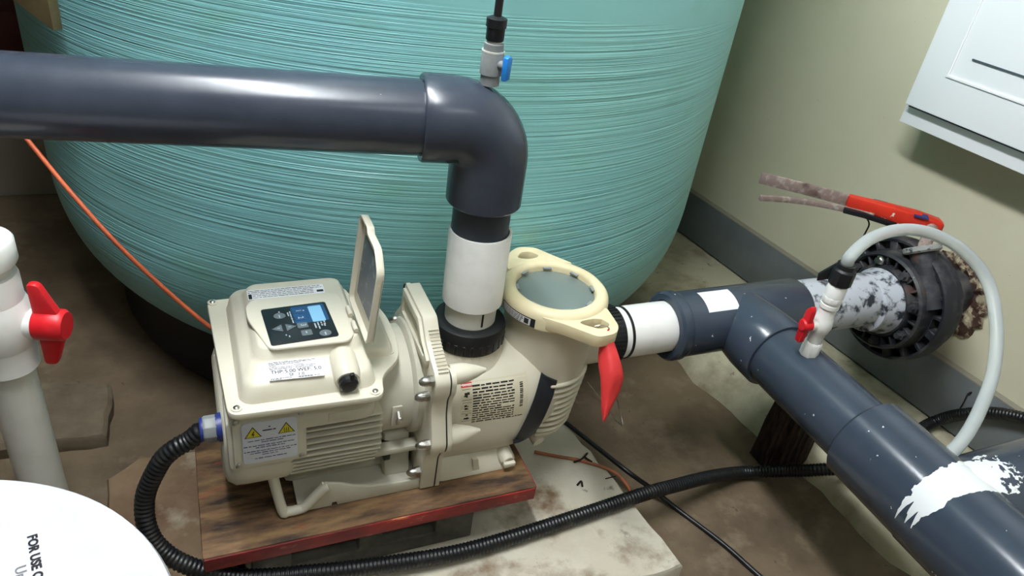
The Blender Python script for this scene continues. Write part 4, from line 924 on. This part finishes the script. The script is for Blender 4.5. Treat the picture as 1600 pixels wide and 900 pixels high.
# thin cables on the ground
pts = [at(860, 640, 'z', 0.03), at(886, 662, 'z', 0.024), at(940, 705, 'z', 0.024), at(985, 740, 'z', 0.022), at(1020, 765, 'z', -0.02), at(1060, 797, 'z', -0.045), at(1130, 850, 'z', -0.045), at(1190, 903, 'z', -0.045), at(1260, 960, 'z', -0.045), at(1400, 1060, 'z', -0.045), at(1500, 1200, 'z', -0.045)]
tag(MB().tube(spline(pts, 8), 0.0052, 12).build('black_cable', BLACKR), 'thin black cable crossing under the conduit beside the slab', 'cable')
pts = [at(835, 706, 'z', 0.026), at(870, 713, 'z', 0.024), at(905, 719, 'z', 0.024), at(945, 731, 'z', 0.024), at(968, 744, 'z', 0.023), at(983, 764, 'z', 0.012), at(986, 780, 'z', -0.02)]
tag(MB().tube(spline(pts, 8), 0.0034, 10).build('orange_wire', ORWIRE), 'faded orange wire lying on the pale slab', 'wire')
pts = [pd(20, 190, 1.16), pd(40, 215, 1.16), pd(110, 300, 1.17), pd(180, 378, 1.18), pd(250, 445, 1.2), pd(314, 500, 1.22), pd(360, 535, 1.24)]
tag(MB().tube(spline(pts, 8), 0.0036, 12).build('orange_cable', ORANGE), 'taut orange cable hanging in front of the turquoise tank', 'cable')
# twigs and litter on slab and floor
def twig(name, pl, z, r, label, m=TWIG):
    o = MB().tube(spline([at(u, v, 'z', z) for u, v in pl], 4), r, 6).build(name, m); tag(o, label, 'twig'); return o
twig('dry_twig', [(897, 722), (908, 718), (918, 708), (914, 714), (925, 722)], 0.0265, 0.0022, 'dark dry twig lying across the orange wire')
twig('dry_twig', [(902, 758), (908, 752), (910, 760)], 0.0225, 0.0022, 'small curled dark twig in the middle of the pale slab')
twig('dry_twig', [(946, 748), (962, 744)], 0.0218, 0.0012, 'thin straight twig near the right edge of the slab')
w1 = tag(MB().tube([at(918, 597, 'z', 0.0), at(930, 612, 'z', -0.02), at(943, 628, 'z', -0.046)], 0.0011, 6).build('steel_wire', STEEL), 'straight thin steel wire left of the red tag', 'wire')
w2 = tag(MB().tube(spline([at(953, 643, 'z', -0.02), at(962, 655, 'z', -0.044), at(973, 664, 'z', -0.047), at(969, 645, 'z', -0.03), at(964, 624, 'z', 0.0)], 4), 0.0011, 6).build('steel_wire', STEEL), 'bent thin steel wire poking out right of the red tag', 'wire')
# wood stub in the kerb under the branch pipe
STUBM = mat('rotten_wood', srgb(62, 44, 32), 0.9, srgb(28, 20, 16), 40, 8, (0.4, 0.6), bump=0.6, bscale=60, stretch=(3, 3, 0.6))
pp = thing('wooden_prop', (0.79, -0.075, FZ), 'dark rotten wooden prop under the branch pipe', 'wood')
rq = random.Random(12)
for k in range(7):
    a = k - 3; x = 0.785 + a * 0.0125; y = -0.078 - a * 0.007 + rq.uniform(-0.006, 0.006); h_ = 0.135 + rq.uniform(-0.03, 0.015); w_ = rq.uniform(0.013, 0.017)
    MB().rings([[V((x + sx * w_ / 2 * f + ox, y + sy * 0.024 * f, z)) for sx, sy in ((-1, -1), (1, -1), (1, 1), (-1, 1))] for z, f, ox in ((FZ, 1.0, 0), (0.0, 0.92 + rq.uniform(-0.1, 0.1), rq.uniform(-0.002, 0.002)), (0.06, 0.9 + rq.uniform(-0.1, 0.1), rq.uniform(-0.002, 0.002)), (h_, 0.7, rq.uniform(-0.003, 0.003)))]).build('wood_splinter', STUBM, pp, bevel=0.0015, bseg=1)

# red film tag on the lid handle
def red_tag():
    top = at(951, 517, 'y', -0.128); ds = dep(top)
    cl_ = [(951, 517, 3), (949, 530, 9), (950, 550, 15), (953, 570, 18), (956, 590, 18), (954, 610, 15), (949, 630, 10), (945, 648, 5), (943, 660, 1.5)]
    rows = []
    C_ = spline([V((a, b, c_)) for a, b, c_ in cl_], 5)
    for i, p in enumerate(C_):
        row = []
        for k in range(9):
            s_ = k / 8 * 2 - 1
            row.append(pd(p.x + s_ * p.z, p.y + s_ * s_ * 3 - 3, ds - 0.006 + 0.010 * (abs(s_)) ** 1.5 + 0.004 * math.sin(i * 0.25 + s_)))
        rows.append(row)
    n = 9; fwd = nz(MW @ V((0, 0, 1))) * 0.0008
    vs = [p for r in rows for p in r] + [p + fwd for r in rows for p in r]; off = len(rows) * n; fs = []
    for i in range(len(rows) - 1):
        for k in range(8):
            q = (i * n + k, i * n + k + 1, (i + 1) * n + k + 1, (i + 1) * n + k); fs += [q, tuple(x + off for x in q[::-1])]
        for k in (0, 8): fs.append((i * n + k, (i + 1) * n + k, off + (i + 1) * n + k, off + i * n + k))
    return MB().add(vs, fs), top
rt_, tp_ = red_tag()
rtt = thing('red_tag', (tp_.x, tp_.y, tp_.z - 0.17), 'red folded plastic tag hanging from the strainer lid handle', 'tag')
rt_.build('tag_film', REDTAG, rtt, angle=70)
MB().tube(spline([at(929, 510, 'z', 0.455), at(940, 508, 'z', 0.458), at(948, 510, 'z', 0.456), tp_ + V((0, 0, 0.004)), tp_ - V((0, 0, 0.006))], 5), 0.0009, 6).build('tie_wire', STEEL, rtt)

# ------------------------------------------------------------------ left foreground: white valve on riser, bucket, paver
vp = V((-0.6575, 0.016, 0))
lvv = thing('white_riser_valve', (vp.x, vp.y, FZ), 'white plastic valve with red handle on a riser at left', 'valve')
MB().lathe([(0.0300, FZ), (0.0300, 0.44)], vp, Z_, 40).build('riser_pipe', WPVC2, lvv)
MB().lathe([(0.031, 0.382), (0.0385, 0.384), (0.0385, 0.425), (0.040, 0.43)], vp + Z_ * 0.035, Z_, 44).build('lower_socket', WPVC, lvv)
MB().lathe([(0.0385, 0.42), (0.0435, 0.435), (0.045, 0.455), (0.0435, 0.475), (0.0385, 0.49)], vp + Z_ * 0.035, Z_, 44).build('ball_housing', WPVC, lvv)
MB().lathe([(0.0385, 0.485), (0.0385, 0.522), (0.037, 0.527), (0.033, 0.527)], vp + Z_ * 0.035, Z_, 44).build('upper_socket', WPVC, lvv)
MB().lathe([(0.0315, 0.52), (0.0315, 0.545)], vp + Z_ * 0.035, Z_, 40).build('threaded_neck', WPVC2, lvv)
MB().ring([(0.028, 0.542), (0.040, 0.542), (0.042, 0.546), (0.042, 0.572), (0.040, 0.575), (0.028, 0.575)], vp + Z_ * 0.035, Z_, 44).build('union_nut', WPVC, lvv)
HVd = nz(V((0.90, -0.30, 0.0))); HVq = V((-HVd.y, HVd.x, 0)); hc = vp + Z_ * 0.490
MB().lathe([(0.020, 0.03), (0.020, 0.052)], hc, HVd, 28).build('handle_stem', WPVC, lvv)
hh = MB().lathe([(0.0205, 0.050), (0.0215, 0.052), (0.0215, 0.082), (0.018, 0.087), (0.0, 0.087)], hc, HVd, 28).build('handle', RED, lvv)
MB().prism(rpoly([(0.0, 0.050), (0.064, 0.050), (0.064, 0.064), (0.012, 0.085), (-0.012, 0.085), (-0.064, 0.066), (-0.064, 0.050)][::1], 0.006), hc - HVq * 0.006, Z_, HVd, HVq, 0.012).build('handle_blade', RED, hh, bevel=0.003)
# bucket
BC = V((-0.70715, -0.47135, 0)); BR = 0.2525; BZ = 0.45
bk = thing('white_bucket', (BC.x, BC.y, FZ), 'white round bucket with printed lid in the lower left corner', 'bucket')
MB().lathe([(0.0, FZ), (0.215, FZ), (0.222, FZ + 0.01), (0.240, 0.40), (0.243, 0.42), (0.0, 0.42)], BC, Z_, 72).build('bucket_body', BUCKET, bk)
bl2 = MB().lathe([(0.238, 0.405), (BR, 0.405), (BR + 0.001, 0.44), (BR - 0.002, 0.4475), (BR - 0.006, 0.4495), (BR - 0.014, 0.449), (BR - 0.018, 0.4475), (0.0, 0.4475)], BC, Z_, 96).build('bucket_lid', BUCKET, bk)
pa = at(43, 838, 'z', 0.448); pb = at(52, 905, 'z', 0.448); TU = nz(pb - pa); TW = Z_.cross(TU)
TSZ = 0.0119
tx_ = MB(); lz_ = 0.4482 - pa.z
text_geo(tx_, 'FOR USE O', TSZ, pa + Z_ * lz_, TU, TW, bold=0.04)
tx_.build('lid_lettering', INK, bl2, recalc=False)
pc = at(23, 887, 'z', 0.4482)
text_geo(MB(), 'Un', 0.0135, pc, TU, TW).build('lid_small_lettering', INKG, bl2, recalc=False)
# small paver on the floor
tag(slab(MB(), [(-0.615, 0.33), (-0.606, 0.49), (-1.0, 0.60), (-1.0, 0.36)], FZ, FZ + 0.032, R, 0.004, 0.008).build('concrete_paver', STONE), 'rough flat concrete paver on the floor at left', 'paver')

# things at upper left beside the tank
rb = pd(-8, 44, 2.1)
tag(MB().box((rb.x, rb.y, rb.z), (0.15, 0.14, 0.13), None).build('dark_red_box', DARKRED, bevel=0.005), 'dark red box on a grey pier at the upper left', 'box')
tag(MB().box((rb.x, rb.y, (rb.z - 0.065 + FZ) / 2), (0.17, 0.16, rb.z - 0.065 - FZ)).build('grey_pier', GREYBOX, bevel=0.006), 'grey pier carrying the dark red box beside the tank', 'pier')
# beige panel hanging from the ceiling, its lower corner just in view
q = [pd(u, v, 1.18) for u, v in ((99, 46), (48, 8))]
hx = q[1] - q[0]; hl_ = V((hx.x, hx.y, 0)); du = nz(hl_); sl = hx.z / hl_.length; wdt = 0.16
tag(MB().prism([(0, 0), (0, 2.45 - q[0].z), (wdt, 2.45 - q[0].z), (wdt, sl * wdt)], q[0], du, Z_, nz(du.cross(Z_)) * -1, 0.018).build('beige_panel', BOARDM, bevel=0.002), 'beige panel hanging at the top left in front of the tank', 'panel')
# loose dark wire hooked over the skirting plank
tag(MB().tube(spline([wat(1496, 644, 1.176), wat(1505, 630, 1.174), wat(1512, 616, 1.172), wat(1518, 613, 1.176), wat(1514, 618, 1.178)], 5), 0.0013, 6).build('hooked_wire', TWIG), 'short dark wire hooked over the grey skirting plank', 'wire')
